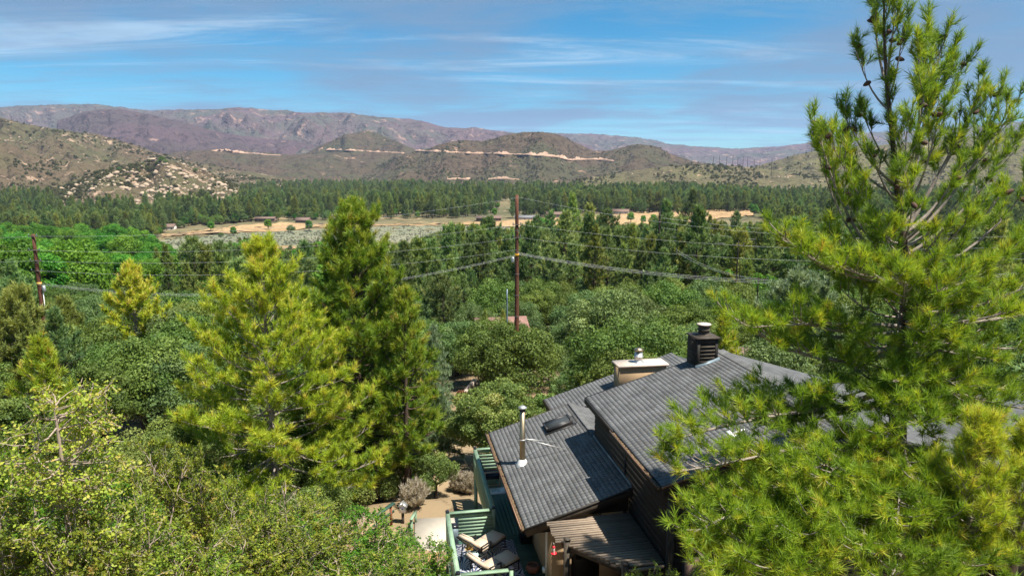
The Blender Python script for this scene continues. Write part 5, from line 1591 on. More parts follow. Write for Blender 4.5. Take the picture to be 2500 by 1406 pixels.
solo_pine('bright yellow green bushy pine standing left of the taller dark pine', 640, 622, 28.5, 590, 'needle_yellow', 71, 112, .46,
          lambda t: (0.82 + 0.8 * t if t < 0.22 else 1.10 * (1 - t) ** 0.82 + 0.08), tl=.27, up0=0.0, up1=1.25, nn=32, nw=0.026, dens=3.9, base_f=0.04, bare=0.30, sec=.40, tip=.34, tuft_step=.25)
solo_pine('tall bronze green pine right behind the bright yellow green one', 860, 535, 32.5, 390, 'needle_bronze', 72, 150, .40,
          lambda t: (0.85 + 0.5 * t if t < 0.25 else (1.05 - 0.95 * (t - 0.25) if t < 0.85 else 0.42 * (1 - t) / 0.15 + 0.14)), tl=.28, up0=0.12, up1=1.3, nn=30, nw=0.028, dens=4.2, base_f=0.06, bark='bark_pine', bare=.25, sec=.46, tip=.36, tuft_step=.26)
solo_pine('slim bronze pine in front of the blue grey cedar', 985, 735, 31.0, 190, 'needle_bronze', 73, 60, .46,
          lambda t: (0.95 if t < .5 else 1.25 * (1 - t) + .3), tl=.28, up0=0.15, up1=1.1, nn=28, nw=0.028, dens=4.0, base_f=0.22, bark='bark_pine', sec=.46, bare=.25)
solo_pine('small yellow green pine with upswept limbs near the left power pole', 318, 662, 58, 170, 'needle_yellow', 74, 80, .55,
          lambda t: (0.9 if t < .3 else 1.2 * (1 - t) ** .7 + .12), tl=.42, nn=18, nw=.075, dens=3.0, up0=.35, up1=1.2, tuft_step=.4, base_f=.2)
solo_pine('young yellow green pine at the right edge in front of the wing roof', 2395, 1050, 11.6, 230, 'needle_yellow', 75, 60, .46,
          lambda t: (0.9 if t < .5 else 1.3 * (1 - t) ** .7 + .2), tl=.17, nn=38, nw=.009, dens=5.0, up0=.5, up1=1.2, tuft_step=.17, base_f=.40, sec=.36, tip=.22, rad=.07, bare=.2)
solo_pine('yellow tipped young pine touching the right edge of the view', 2520, 1065, 11.9, 190, 'needle_yellow', 76, 56, .46,
          lambda t: (0.9 if t < .5 else 1.3 * (1 - t) ** .7 + .2), tl=.17, nn=38, nw=.009, dens=5.0, up0=.5, up1=1.2, tuft_step=.17, base_f=.40, sec=.36, tip=.22, rad=.07, bare=.2)
solo_pine('soft light green pine behind the scrub at the left', 95, 842, 33, 190, 'needle_olive', 77, 70, .42,
          lambda t: (1.0 if t < .4 else 1.35 * (1 - t) ** .8 + .1), tl=.28, nn=26, nw=.034, dens=3.6, up0=.2, up1=1.1, tuft_step=.3, base_f=.1)
solo_pine('olive pine below the left power pole at the edge of the view', 40, 725, 52, 210, 'needle_mid', 78, 90, .45,
          lambda t: (1.0 if t < .4 else 1.35 * (1 - t) ** .7 + .12), tl=.40, nn=18, nw=.07, dens=3.0, up0=.4, up1=1.3, tuft_step=.4)
solo_pine('olive pine just right of the left power pole foot', 155, 748, 50, 150, 'needle_mid', 79, 84, .5,
          lambda t: (1.0 if t < .4 else 1.35 * (1 - t) ** .7 + .12), tl=.40, nn=18, nw=.07, dens=3.0, up0=.4, up1=1.3, tuft_step=.4)
solo_pine('pale green rounded pine behind the roof at the right', 1965, 690, 56, 250, 'needle_grey', 80, 120, .38,
          lambda t: (1.0 if t < .5 else 1.4 * (1 - t) ** .6 + .05), tl=.42, nn=16, nw=.10, dens=2.8, up0=.3, up1=1.2, tuft_step=.42)
solo_pine('pine with pale green needles behind the big pine at the right edge', 2330, 690, 50, 260, 'needle_grey', 81, 110, .32,
          lambda t: (1.0 if t < .5 else 1.4 * (1 - t) ** .6 + .05), tl=.42, nn=16, nw=.10, dens=2.8, up0=.3, up1=1.2, tuft_step=.42)
solo_pine('yellow green young pine peeping over the ridge right of the wood chimney', 1770, 800, 30, 150, 'needle_olive', 84, 50, .45,
          lambda t: (1.0 if t < .5 else 1.3 * (1 - t) ** .7 + .15), tl=.27, nn=24, nw=.03, dens=3.6, up0=.4, up1=1.2, tuft_step=.28)


# blue grey cedar with drooping sprays
def cedar(label, u, v_top, y, width_px, seed, mat='needle_grey'):
    p = at(u, v_top, y); x = p[0]; g = gzf(x, y); H = p[2] - g
    rs = np.random.default_rng(seed); b = Geo(); l = Geo(); R0 = width_px * .5 * y / FPX
    b.tube([(0, 0, -.4), (0, 0, H * .5), (0, 0, H)], [.16, .1, .015], 7, False)
    for i in range(70):
        t = (i + rs.random()) / 70; z = H * (0.1 + 0.9 * t); a = i * 2.399; ln = R0 * (1.05 * (1 - t) + .12) * rs.uniform(.75, 1.15)
        e = np.array([math.cos(a) * ln, math.sin(a) * ln, z - ln * .05]); pa = curve((0, 0, z), e, (0, 0, ln * .16), 6)
        b.tube(pa, np.linspace(.03, .006, 6), 4, False)
        n = int(ln * 26) + 4; f = rs.uniform(.12, 1.03, n); k = np.clip(f * 5, 0, 4.99); ii = k.astype(int)
        P = pa[ii] + (pa[np.minimum(ii + 1, 5)] - pa[ii]) * (k - ii)[:, None] + rs.normal(0, .07, (n, 3))
        D = np.tile(e / ln * .6, (n, 1)) + rs.normal(0, .4, (n, 3)) + (0, 0, -.35)
        tufts(l, P, D, .22, 12, .028, (5, 50), rs.normal(.42, .16, n), rs)
    t = thing('cedar_tree', label, 'cedar', (x, y, g)); b.build('trunk', MATS['bark_pine'], t, True); l.build('crown', MATS[mat], t)


cedar('blue grey cedar with drooping branches between the bronze pine and the oaks', 1058, 795, 41, 150, 82)
cedar('small blue grey conifer standing low behind the dead brown bush', 1075, 955, 37.5, 120, 83)


def broad(name, label, cat, u, v_top, y, width_px, seed, bark, leaf, n_lobe, n_leaf, size, tint, flat=.8, lobe_r=(.22, .38), z0f=.08, jitter=.8):
    p = at(u, v_top, y); x = p[0]; g = gzf(x, y); H = max(0.8, p[2] - g)
    rs = np.random.default_rng(seed); b = Geo(); l = Geo(); Rx = width_px * .5 * y / FPX
    C, _ = lobed_crown(l, rs, H, Rx, H * z0f, n_lobe, n_leaf, size, tint, False, flat, jitter, lobe_r)
    woody(b, rs, C, H * .18, min(.22, .035 * H), 10)
    t = thing(name, label, cat, (x, y, g)); b.build('trunk', MATS[bark], t, True); l.build('crown', MATS[leaf], t)
    return t


broad('juniper_tree', 'large dense rounded juniper beside the far end of the deck', 'juniper', 1205, 890, 35.5, 265, 91, 'bark_grey', 'leaf_juniper', 90, 46000, .105, .45, lobe_r=(.12, .24), z0f=.02)
broad('juniper_tree', 'smaller olive juniper behind the left eave of the lower roof', 'juniper', 1330, 935, 38, 120, 92, 'bark_grey', 'leaf_oak', 50, 16000, .11, .6, lobe_r=(.14, .26), z0f=.02)
broad('oak_tree', 'big dark oak left of the yellow green pine', 'oak tree', 330, 792, 43, 330, 93, 'bark_oak', 'leaf_oak', 130, 46000, .125, .42, lobe_r=(.11, .24), jitter=.45)
broad('oak_tree', 'dark oak lower down between the scrub and the big left oak', 'oak tree', 215, 845, 37, 210, 94, 'bark_oak', 'leaf_oak', 100, 28000, .115, .38, lobe_r=(.12, .25), jitter=.45)
broad('oak_tree', 'grey green oak half hidden behind the yellow green pine', 'oak tree', 500, 830, 46, 210, 95, 'bark_oak', 'leaf_oak_grey', 100, 24000, .125, .5, lobe_r=(.12, .25), jitter=.45)
broad('oak_tree', 'dark oak at the left edge behind the bare topped scrub oak', 'oak tree', 20, 915, 27, 230, 106, 'bark_oak', 'leaf_oak', 90, 26000, .10, .4, lobe_r=(.12, .25), jitter=.45)
broad('oak_shrub', 'olive scrub below the big left oak', 'shrub', 420, 985, 31, 180, 96, 'bark_oak', 'leaf_oak', 40, 20000, .09, .55)
broad('oak_shrub', 'yellowish scrub in front of the big left oak', 'shrub', 330, 1030, 27, 220, 97, 'bark_oak', 'leaf_juniper', 50, 26000, .08, .60)
broad('oak_shrub', 'yellowish scrub at the lower left of the yellow green pine', 'shrub', 470, 1060, 26, 200, 98, 'bark_oak', 'leaf_juniper', 46, 24000, .08, .55)
broad('bush', 'bright green leafy bush showing over the roof left of the wood chimney', 'bush', 1600, 845, 33, 210, 99, 'bark_oak', 'leaf_bright', 50, 24000, .10, .50)
broad('bush', 'rounded green bush on the bare slope below the juniper', 'bush', 1062, 1090, 31, 118, 102, 'bark_oak', 'leaf_juniper', 44, 18000, .065, .40, z0f=.0)
broad('bush', 'dark green bush at the foot of the slim bronze pine', 'bush', 1010, 1100, 32.5, 60, 103, 'bark_oak', 'leaf_bright', 24, 7000, .07, .35, z0f=.0)
broad('dead_bush', 'dead rust brown bush in front of the blue grey cedar', 'bush', 1042, 1000, 38, 75, 104, 'twig_grey', 'leaf_dead', 26, 5000, .12, .5, z0f=.3)
broad('bush', 'small dark red brown bush beside the pale path', 'bush', 1130, 925, 48, 34, 105, 'twig_grey', 'leaf_dead', 14, 2500, .10, .12, z0f=.0)
for lab, u, v, s, rz in (('pale grey sagebrush behind the deck railing', 1142, 1205, .9, 0), ('tall wispy grey sagebrush beside the white bird house', 1012, 1238, 1.0, 2)):
    p = on_ground(u, v, 22, 60)
    plant('sagebrush', lab, 'sagebrush', TREE_ME['sage'][0], tuple(p), rz, s, 'sagebrush below the deck')
p = on_ground(1122, 1200, 22, 60)
plant('sagebrush', 'low grey sagebrush between the green bush and the railing', 'sagebrush', TREE_ME['sage'][0], tuple(p), 4, .85, 'sagebrush below the deck')


# ---- foreground scrub
def scrub_at(key, var, label, u, v_top, y, sc, rz, name='scrub_oak', group='scrub in the foreground'):
    p = at(u, v_top, y); x = p[0]; g = gzf(x, y)
    h0 = {('scrub', 0): 2.8, ('scrub', 1): 2.5, ('greenscrub', 0): 2.4}[(key, var)]
    hz = max(0.5, (p[2] - g)) / h0
    t = plant(name, label, 'shrub', TREE_ME[key][var], (x, y, g), rz, (sc * .9, sc * .9, hz), group)
    return t


scrub_at('scrub', 0, 'olive scrub filling the lower left corner', 60, 1235, 9.0, 1.0, 0.3)
scrub_at('scrub', 1, 'olive scrub left of the bare dirt patch', 260, 1250, 11.5, 1.0, 1.4)
scrub_at('scrub', 0, 'dry leafed scrub below the yellowish scrub at the left', 400, 1105, 16.5, 1.1, 2.2)
scrub_at('scrub', 1, 'leafy scrub with grey twigs behind the dirt patch', 560, 1165, 18.5, 1.0, 3.0)
scrub_at('scrub', 0, 'leafy scrub at the bottom edge below the dirt patch', 430, 1365, 11.2, .9, 4.1)
scrub_at('scrub', 1, 'grey twigged scrub right of the dirt patch', 590, 1250, 14.5, 1.0, 5.2)
scrub_at('scrub', 0, 'wide leafy scrub in the middle of the bottom edge', 700, 1300, 13.2, 1.1, .9)
scrub_at('greenscrub', 0, 'bright green scrub in front of the pine trunks', 860, 1248, 17.0, 1.2, 2.0, 'green_shrub')
scrub_at('greenscrub', 0, 'bright green scrub left of the timber steps', 985, 1310, 15.0, .8, 3.7, 'green_shrub')
scrub_at('scrub', 1, 'leafy scrub at the bottom edge left of the timber steps', 880, 1350, 12.5, 1.0, 4.4)
scrub_at('scrub', 0, 'grey twigged scrub below the yellow green pine', 730, 1235, 18.0, .9, 5.9)
scrub_at('scrub', 1, 'low scrub at the bottom edge under the pergola', 1590, 1392, 12.5, .45, .2)
scrub_at('greenscrub', 0, 'low green scrub at the lower left behind the corner scrub', 190, 1140, 15.0, 1.1, 1.1, 'green_shrub')
scrub_at('scrub', 1, 'olive scrub at the left edge behind the bare topped scrub oak', 20, 1030, 15.5, 1.3, 2.9)


def scrub_tree():
    """the bare-topped scrub oak at the left edge"""
    rs = np.random.default_rng(31); b = Geo(); l = Geo()
    p = at(125, 930, 9.6); x = p[0]; y = 9.6; g = gzf(x, y); H = p[2] - g
    tr = np.array([(0.15, 0, -.3), (0.05, 0, H * .25), (-.05, .05, H * .5), (0.02, 0, H * .75), (0, 0, H * .93)])
    b.tube(tr, [.075, .06, .042, .028, .016], 7, False)
    P = []; N_ = []; T = []
    for i in range(95):
        t = rs.uniform(.12, 1); z = t * H * .95; o = np.array([np.interp(z, tr[:, 2], tr[:, c]) for c in range(3)])
        a = rs.uniform(0, 6.28); el = rs.uniform(-.1, .9); ln = rs.uniform(.5, 1.5) * (1.15 - .55 * t)
        d = np.array([math.cos(a) * math.cos(el), math.sin(a) * math.cos(el), math.sin(el)]); e = o + d * ln
        pa = curve(o, e, rs.normal(0, .08, 3), 5); b.tube(pa, np.linspace(.014, .004, 5), 5, False)
        for j in range(9):
            f = rs.uniform(.35, 1.0); q = o + (e - o) * f; dd = unit(d + rs.normal(0, .7, 3)); q2 = q + dd * rs.uniform(.12, .32)
            b.tube([q, q2], [.006, .003], 3, False)
            if rs.random() < (.32 if t > .9 else .10): continue
            n = 15; P.append(q + (q2 - q) * rs.uniform(.3, 1.1, n)[:, None] + rs.normal(0, .035, (n, 3))); N_.append(np.tile(dd * .3 + (0, 0, .9), (n, 1))); T.append(rs.normal(.5 + .15 * t, .16, n))
    leaves(l, np.concatenate(P), np.concatenate(N_), .055, np.concatenate(T), rs, True, .75, .62)
    t = thing('scrub_oak', 'upright scrub oak with bare twiggy top at the left edge', 'shrub', (x, y, g), 0, 'scrub in the foreground'); b.build('trunk', MATS['twig_grey'], t, True); l.build('crown', MATS['leaf_scrub'], t)


scrub_tree()
# brush under the left pines
for i, (u, y, s, key) in enumerate(((520, 24, 1.0, 'shrub'), (600, 25.5, 1.1, 'shrub'), (690, 25, 1.0, 'shrub'), (760, 26.5, .9, 'shrub'), (700, 29, 1.1, 'shrub'), (570, 29, 1.2, 'shrub'), (830, 29.5, .9, 'shrub'), (905, 30.5, .8, 'shrub'), (640, 33, 1.3, 'shrub'), (780, 35, 1.3, 'shrub'), (900, 36, 1.2, 'shrub'), (960, 34, 1.0, 'shrub'), (610, 36, 1.5, 'shrub'), (690, 37.5, 1.6, 'shrub'), (560, 38.5, 1.6, 'shrub'), (750, 39, 1.5, 'shrub'), (640, 41, 1.7, 'shrub'), (860, 40, 1.5, 'shrub'))):
    x = (u - 1250) / FPX * y
    plant('brush', 'low olive brush growing in the shade under the two left pines', 'shrub', TREE_ME['shrub'][0], (x, y, gzf(x, y)), i * 1.3, s, 'brush under the left pines')


def bare_sapling(label, u, v_top, v_bot, y, seed):
    rs = np.random.default_rng(seed); b = Geo()
    p = at(u, v_top, y); g = gzf(p[0], y); H = p[2] - g
    b.tube([(0, 0, -.2), (.05, 0, H * .5), (.0, 0, H * .9)], [.03, .024, .01], 5, False)
    for i in range(9):
        z = H * rs.uniform(.55, .9); a = rs.uniform(0, 6.28); e = np.array([math.cos(a) * .35, math.sin(a) * .35, z + rs.uniform(.15, .5)])
        b.tube(curve((.03, 0, z), e, rs.normal(0, .03, 3), 4), [.014, .011, .008, .003], 4, False)
        for j in range(3):
            f = rs.uniform(.4, 1); q = np.array([.03, 0, z]) + (e - (.03, 0, z)) * f; b.tube([q, q + rs.normal(0, .12, 3)], [.006, .002], 3, False)
    o = b.build('dead_sapling', MATS['twig_grey']); o.location = (p[0], y, g)
    tag(o, label, 'sapling')


bare_sapling('bare pale sapling standing before the yellow green pine', 690, 1170, 1270, 17.0, 5)
# ------------------------------------------------------------------ poles and lines (before the wood, so that it can keep clear of them)
def pole(label, u, v_top, y, rad, mat='pole_wood', bottom=None, arms=(), group='power poles', name='utility_pole', rungs=False, tape=None, z_base=None, lean=0.0):
    p = at(u, v_top, y); g = gzf(p[0], y) if z_base is None else z_base
    H = p[2] - g
    t = thing(name, label, 'utility pole', (p[0], y, g), 0, group)
    n = 10
    zs = np.linspace(-0.5, H, n)
    Geo().tube([(lean * z_ / H, 0, z_) for z_ in zs], np.linspace(rad, rad * .62, n), 10, True).build('shaft', MATS[mat], t, True)
    for (v, w, h) in arms:
        z_ = at(u, v, y)[2] - g
        a = Geo().bar((-w / 2, -.02 - rad * .6, z_), (w / 2, -.02 - rad * .6, z_), .10, h, (0, 0, 1)).build('crossarm', MATS['pole_dark'], t)
        for sx in (-1, 1):
            Geo().lathe([(.03, 0), (.05, .05), (.03, .10), (.05, .15), (0, .2)], 8, (sx * (w / 2 - .08), -.02 - rad * .6, z_ + h / 2)).build('insulator', MATS['galvanised'], a)
    if rungs:
        k = 0; z_ = H * .3
        while z_ < H * .92:
            Geo().bar((-rad - .05, -rad * .9, z_), (rad + .05, -rad * .9, z_), .02, .02).build('step_bolt', MATS['galvanised'], t); z_ += 2.2
    if tape:
        z_ = at(u, tape, y)[2] - g
        Geo().lathe([(rad * .82, z_ - .14), (rad * .84, z_ - .14), (rad * .83, z_ + .14), (rad * .8, z_ + .14)], 10).build('marker_band', MATS['amber_tape'], t, True)
    return t, p[0], y


pc, pcx, pcy = pole('tall red brown power pole in the middle of the view', 1262, 476, 70, .27, rungs=True, tape=622, arms=((548, .9, .09), (579, .9, .09)))
z_ = at(1262, 636, 70)[2] - pc.location[2]
Geo().lathe([(0, 0), (.15, 0), (.16, .1), (.16, .5), (.1, .56), (0, .57)], 12, (-.40, -.05, z_ - .2)).build('transformer', MATS['tin'], pc, True)
Geo().bar((-.30, -.02, z_), (0, -.02, z_), .05, .05).build('bracket', MATS['galvanised'], pc)
pl, plx, ply = pole('red brown power pole with crossarms at the left edge', 82, 572, 72, .27, rungs=True, tape=692, arms=((576, 1.0, .08), (611, 1.2, .09), (636, 1.2, .09), (661, 1.2, .09)), lean=-.05)
z_ = at(82, 705, 72)[2] - pl.location[2]
Geo().lathe([(0, 0), (.16, 0), (.17, .1), (.17, .6), (.1, .66), (0, .67)], 12, (.45, -.05, z_ - .3)).build('transformer', MATS['tin'], pl, True)
Geo().bar((.32, -.02, z_), (0, -.02, z_), .05, .05).build('bracket', MATS['galvanised'], pl)
Geo().tube([(.36, -.1, z_ - .4), (.36, -.1, z_ - 3.6)], .035, 6).build('conduit', MATS['white_paint'], pl)
pole('dark power pole among the pines right of the middle', 1611, 516, 150, .26, 'pole_dark', arms=((528, 1.6, .12),))
pole('short crossarm pole above the wood chimney', 1852, 677, 78, .10, 'pole_dark', arms=((681, 2.2, .10),))
pole('thin dark pole beside the brown roof in the wood', 1803, 588, 112, .14, 'pole_dark', arms=((598, 1.8, .12),))
pole('dark pole among the pines near the big right pine', 1875, 600, 120, .2, 'pole_dark')
pole('dark crossarm pole partly hidden by the tall bronze pine', 806, 585, 140, .16, 'pole_dark', arms=((617, 2.8, .14), (646, 2.8, .14)))
pole('thin pole standing in the far sage flat', 1026, 560, 430, .2, 'pole_dark', arms=((567, 2.4, .2),))
pole('grey metal post in front of the red brown roof', 1238, 706, 66, .11, 'galvanised', name='metal_post')
# right pole carrying the lines on, out of view
pole('power pole beyond the right edge carrying the lines on', 2700, 520, 66, .27)
RX = at(2700, 520, 66)[0]


def wire(label, a, b, sag, rad, group):
    t = np.linspace(0, 1, 40)[:, None]
    P = np.asarray(a) + (np.asarray(b) - np.asarray(a)) * t
    P[:, 2] -= (4 * t * (1 - t))[:, 0] * sag
    o = Geo().tube(P, rad, 5, False).build('power_line', MATS['wire'], None, True)
    tag(o, label, 'power line', group)


lv_c = (482, 549, 580); lv_l = (577, 611, 637)
names = ('uppermost', 'second', 'third')
for i in range(3):
    ca = at(1262 + 6, (482, 548, 580)[i], 69.7); la = at(86, (577, 611, 637)[i], 71.7)
    wire(names[i] + ' thin line strung from the left pole to the middle pole', la, ca , 1.1, .006, 'lines between the poles')
    rb = at(2700, (560, 590, 620)[i], 65.7)
    wire(names[i] + ' thin line running from the middle pole to the right', ca, rb, (2.2, 1.5, 1.5)[i], .006, 'lines between the poles')
    wire(names[i] + ' thin line leaving the left pole past the left edge', la, la + np.array([-22, 2, .6 + .1 * i]), .5, .006, 'lines between the poles')
extra = at(90, 661, 71.7)
wire('lowest thin line strung from the left pole to the middle pole', extra, at(1262, 610, 69.7), 1.3, .006, 'lines between the poles')
for i in range(3):
    ca = at(1266, 617 + 2.2 * i, 69.7); rb = at(2700, 640 + 3 * i, 65.7)
    wire(('upper', 'middle', 'lower')[i] + ' cable of the sagging bundle from the middle pole', ca, rb, 2.35 + .06 * i, .008, 'sagging cable bundle')
    wire(('upper', 'middle', 'lower')[i] + ' cable of the bundle between left and middle pole', at(92, 690 + 2.5 * i, 71.7), at(1258, 622 + 2 * i, 69.7), 2.4, .006, 'sagging cable bundle')
for i, (v0, v1) in enumerate(((532, 560), (556, 600), (574, 618))):
    wire(('upper', 'middle', 'lower')[i] + ' line from the dark pole among the pines', at(1614, v0, 149.5), at(2520, v1, 150), 2.0, .014, 'lines behind the wood')
for i in range(2):
    wire(('upper', 'lower')[i] + ' line climbing to the short crossarm pole', at(1650, 608 + 6 * i, 110), at(1852, 680 + 2 * i, 78), .8, .012, 'lines behind the wood')

# far poles on the low rise: the nearer hill carries them
fr_us = [(1742, 404, 22), (1757, 402, 22), (1775, 403, 24), (1790, 404, 26), (1802, 405, 22), (1815, 407, 26), (1826, 408, 24), (1842, 418, 30), (1856, 412, 24), (1885, 422, 34), (1955, 424, 30)]
for k, (u, vb, h) in enumerate(fr_us):
    yb = 1800 if k not in (7, 9, 10) else 1640
    b = at(u, vb + 4, yb)
    pole(('first', 'second', 'third', 'fourth', 'fifth', 'sixth', 'seventh', 'eighth', 'ninth', 'tenth', 'last')[k] + ' from the left in the row of thin far poles', u, vb - h, yb, .55, 'pole_dark', group='far poles in a row', z_base=b[2] - 3)


# ------------------------------------------------------------------ houses among the trees
def gable_house(name, label, u, v_base, y, w, d, h, rise, rot, wall, roof, z=None, n_win=3, chimney=False):
    p = at(u, v_base, y)
    g = (gzf(p[0], y) if z is None else z)
    t = thing(name, label, 'house', (p[0], y, g), rot)
    W2, D2 = w / 2, d / 2
    wl = Geo().box(-W2, W2, -D2, D2, -1.5, h).add([(-W2, -D2, h), (-W2, D2, h), (-W2, 0, h + rise), (W2, -D2, h), (W2, D2, h), (W2, 0, h + rise)], [(0, 2, 1), (3, 4, 5)]).build('wall', MATS[wall], t)
    o = .5; k = rise / D2
    for sg in (-1, 1):
        Geo().hexa([(-W2 - o, sg * (D2 + o), h - k * o), (W2 + o, sg * (D2 + o), h - k * o), (W2 + o, 0, h + rise), (-W2 - o, 0, h + rise),
                    (-W2 - o, sg * (D2 + o), h - k * o + .2), (W2 + o, sg * (D2 + o), h - k * o + .2), (W2 + o, 0, h + rise + .2), (-W2 - o, 0, h + rise + .2)]).build('roof', MATS[roof], t)
    for i in range(n_win):
        x = -W2 + (i + .5) * w / n_win
        if i == n_win // 2:
            Geo().box(x - .5, x + .5, -D2 - .06, -D2 - .01, 0, 2.05).build('door', MATS['wall_brown'], t)
        else:
            f = Geo().box(x - .75, x + .75, -D2 - .06, -D2 - .01, .9, 2.1).build('window', MATS['wall_white'], t)
            Geo().box(x - .65, x + .65, -D2 - .075, -D2 - .062, 1.0, 2.0).build('pane', MATS['glass_dark'], f)
    if chimney:
        Geo().box(W2 * .4 - .4, W2 * .4 + .4, -.4, .4, h, h + rise + 1.0).build('chimney', MATS['roof_red'], t)
    return t


gable_house('house', 'house with a red brown roof behind the grey post by the middle pole', 1222, 762, 84, 5.5, 5, 2.5, 1.4, R(12), 'wall_cream', 'roof_red')
gable_house('house', 'brown roofed house deep in the wood at the right', 1815, 645, 118, 9, 8, 2.8, 1.8, R(-8), 'wall_brown', 'roof_brown')
gable_house('house', 'brown roofed house just behind the wood chimney', 1735, 800, 62, 6.5, 5, 2.3, .8, R(5), 'wall_brown', 'roof_brown')
gable_house('house', 'low brown roofed shelter at the edge of the golden grass', 650, 549, 730, 20, 10, 3.2, 1.5, R(3), 'wall_brown', 'roof_brown')
gable_house('house', 'cream house under the pines at the left end of the grass strip', 412, 566, 640, 12, 9, 3.2, 2.4, R(8), 'wall_cream', 'roof_brown')
gable_house('barn', 'dark red barn under the pines behind the round green bush', 742, 553, 720, 14, 9, 3.6, 2.4, R(-6), 'roof_red', 'roof_brown')
gable_house('house', 'long brown roofed ranch house left of the middle pole', 1193, 541, 740, 26, 11, 3.2, 2.2, R(2), 'wall_brown', 'roof_brown')
gable_house('house', 'grey roofed ranch house just right of the middle pole', 1282, 538, 760, 22, 10, 3.2, 2.0, R(-4), 'wall_cream', 'roof_grey')
gable_house('house', 'brown roofed house at the right end of the ranch houses', 1352, 532, 800, 18, 10, 3.4, 2.6, R(10), 'wall_brown', 'roof_brown')
gable_house('house', 'cream house with brown roof beside the golden meadow', 1515, 522, 860, 20, 11, 3.4, 2.8, R(-12), 'wall_cream', 'roof_brown')
gable_house('house', 'white building beside the big right pine', 2012, 520, 640, 16, 12, 8.0, 2.0, R(0), 'wall_white', 'roof_pale')
gable_house('house', 'far cream house with a long wall above the wood', 778, 478, 1500, 34, 14, 5, 4, R(5), 'wall_white', 'roof_red', z=at(778, 478, 1500)[2])
kz = hill_ray(bould_g, [372], [396])[0]
gable_house('house', 'small stone house on top of the boulder knoll', 372, 394, kz[1] + 6, 12, 8, 3.6, 2.0, R(0), 'wall_brown', 'boulder', z=kz[2] + 1.0)
tk = thing('water_tank', 'pale green water tank beside the brown roof behind the chimney', 'tank', tuple(on_ground(1730, 782, 40, 75)))
Geo().lathe([(0, 0), (1.0, 0), (1.0, 1.9), (.9, 2.05), (0, 2.2)], 20).build('body', MATS['tank_green'], tk, True)
Geo().lathe([(.2, 2.15), (.2, 2.3), (0, 2.3)], 10).build('lid', MATS['tank_green'], tk, True)


def car(label, u, v, y, rz, mat='car_white'):
    p = at(u, v, y); g = gzf(p[0], y)
    t = thing('parked_car', label, 'car', (p[0], y, g), rz)
    prof = [(-2.2, .35), (-2.25, .75), (-1.9, .95), (-1.2, 1.0), (-.7, 1.45), (.9, 1.47), (1.6, 1.02), (2.2, .9), (2.25, .4)]
    V = [(x, -.85, z) for x, z in prof] + [(x, .85, z) for x, z in prof]; n = len(prof)
    gg = Geo(); gg.add(V, [(i, i + 1, i + 1 + n, i + n) for i in range(n - 1)]); gg.F[n] = [np.array([list(range(n))[::-1], list(range(n, 2 * n))], np.int32)]
    gg.build('body', MATS[mat], t)
    for sy in (-1, 1):
        Geo().add([(-1.1, sy * .856, 1.0), (-.65, sy * .856, 1.38), (.85, sy * .856, 1.4), (1.4, sy * .856, 1.03)], [(0, 1, 2, 3)]).build('window', MATS['glass_dark'], t)
        for x in (-1.4, 1.4):
            w = Geo().tube([(x, sy * .7, .34), (x, sy * .9, .34)], .33, 14).build('wheel', MATS['tyre'], t)
            Geo().tube([(x, sy * .88, .34), (x, sy * .91, .34)], .18, 10).build('rim', MATS['tin'], w)
    return t


_c = on_ground(462, 1000, 30, 60)
car('white car half hidden behind the yellow green pine', 462, 1000, _c[1], R(10))
car('white car parked by the red roofed house near the middle pole', 1198, 768, 78, R(-20))
car('white car glimpsed through the big right pine', 2270, 700, 68, R(5))
wl = thing('garden_wall', 'short pale garden wall beside the path right of the cedar', 'wall', (0, 0, 0))
a = on_ground(1122, 985, 30, 80); b = on_ground(1160, 938, 30, 90)
for k in range(9):
    q = a + (b - a) * k / 9; q2 = a + (b - a) * (k + .92) / 9
    Geo().bar(q + (0, 0, .25), q2 + (0, 0, .25 + .02 * (k % 2)), .28, .55).build('stone_block', MATS['chimney_cap'], wl)

# ------------------------------------------------------------------ the wood, tree by tree
vl = np.array([(-600, 522), (0, 527), (250, 532), (340, 552), (385, 580), (430, 603), (540, 592), (600, 578), (680, 602), (740, 600), (790, 578), (860, 592), (940, 604), (1000, 594), (1050, 574), (1100, 556), (1170, 546), (1240, 562), (1300, 536), (1390, 488), (1440, 520), (1480, 548), (1560, 548), (1620, 502), (1660, 545), (1690, 476), (1730, 540), (1800, 545), (1900, 540), (2100, 525), (3200, 522)])
rw = np.random.default_rng(21)
lists = {'oak': [], 'pine': [], 'cottonwood': []}
TH = {'oak': 7.0, 'pine': 15.0, 'cottonwood': 17.0}
keep = [(pcx, pcy, 3.0), (plx, ply, 3.0), (at(1238, 706, 66)[0], 66, 2.0)]
windows = [  # things the wood must not hide: u0, u1, v0, v1, distance
    (1190, 1262, 728, 758, 84), (1785, 1840, 622, 640, 118), (1690, 1765, 770, 800, 62), (1255, 1270, 478, 738, 70), (76, 98, 575, 765, 72), (1605, 1616, 518, 580, 150), (1132, 1152, 945, 975, 48), (255, 305, 655, 705, 180), (1846, 1858, 680, 700, 78)]


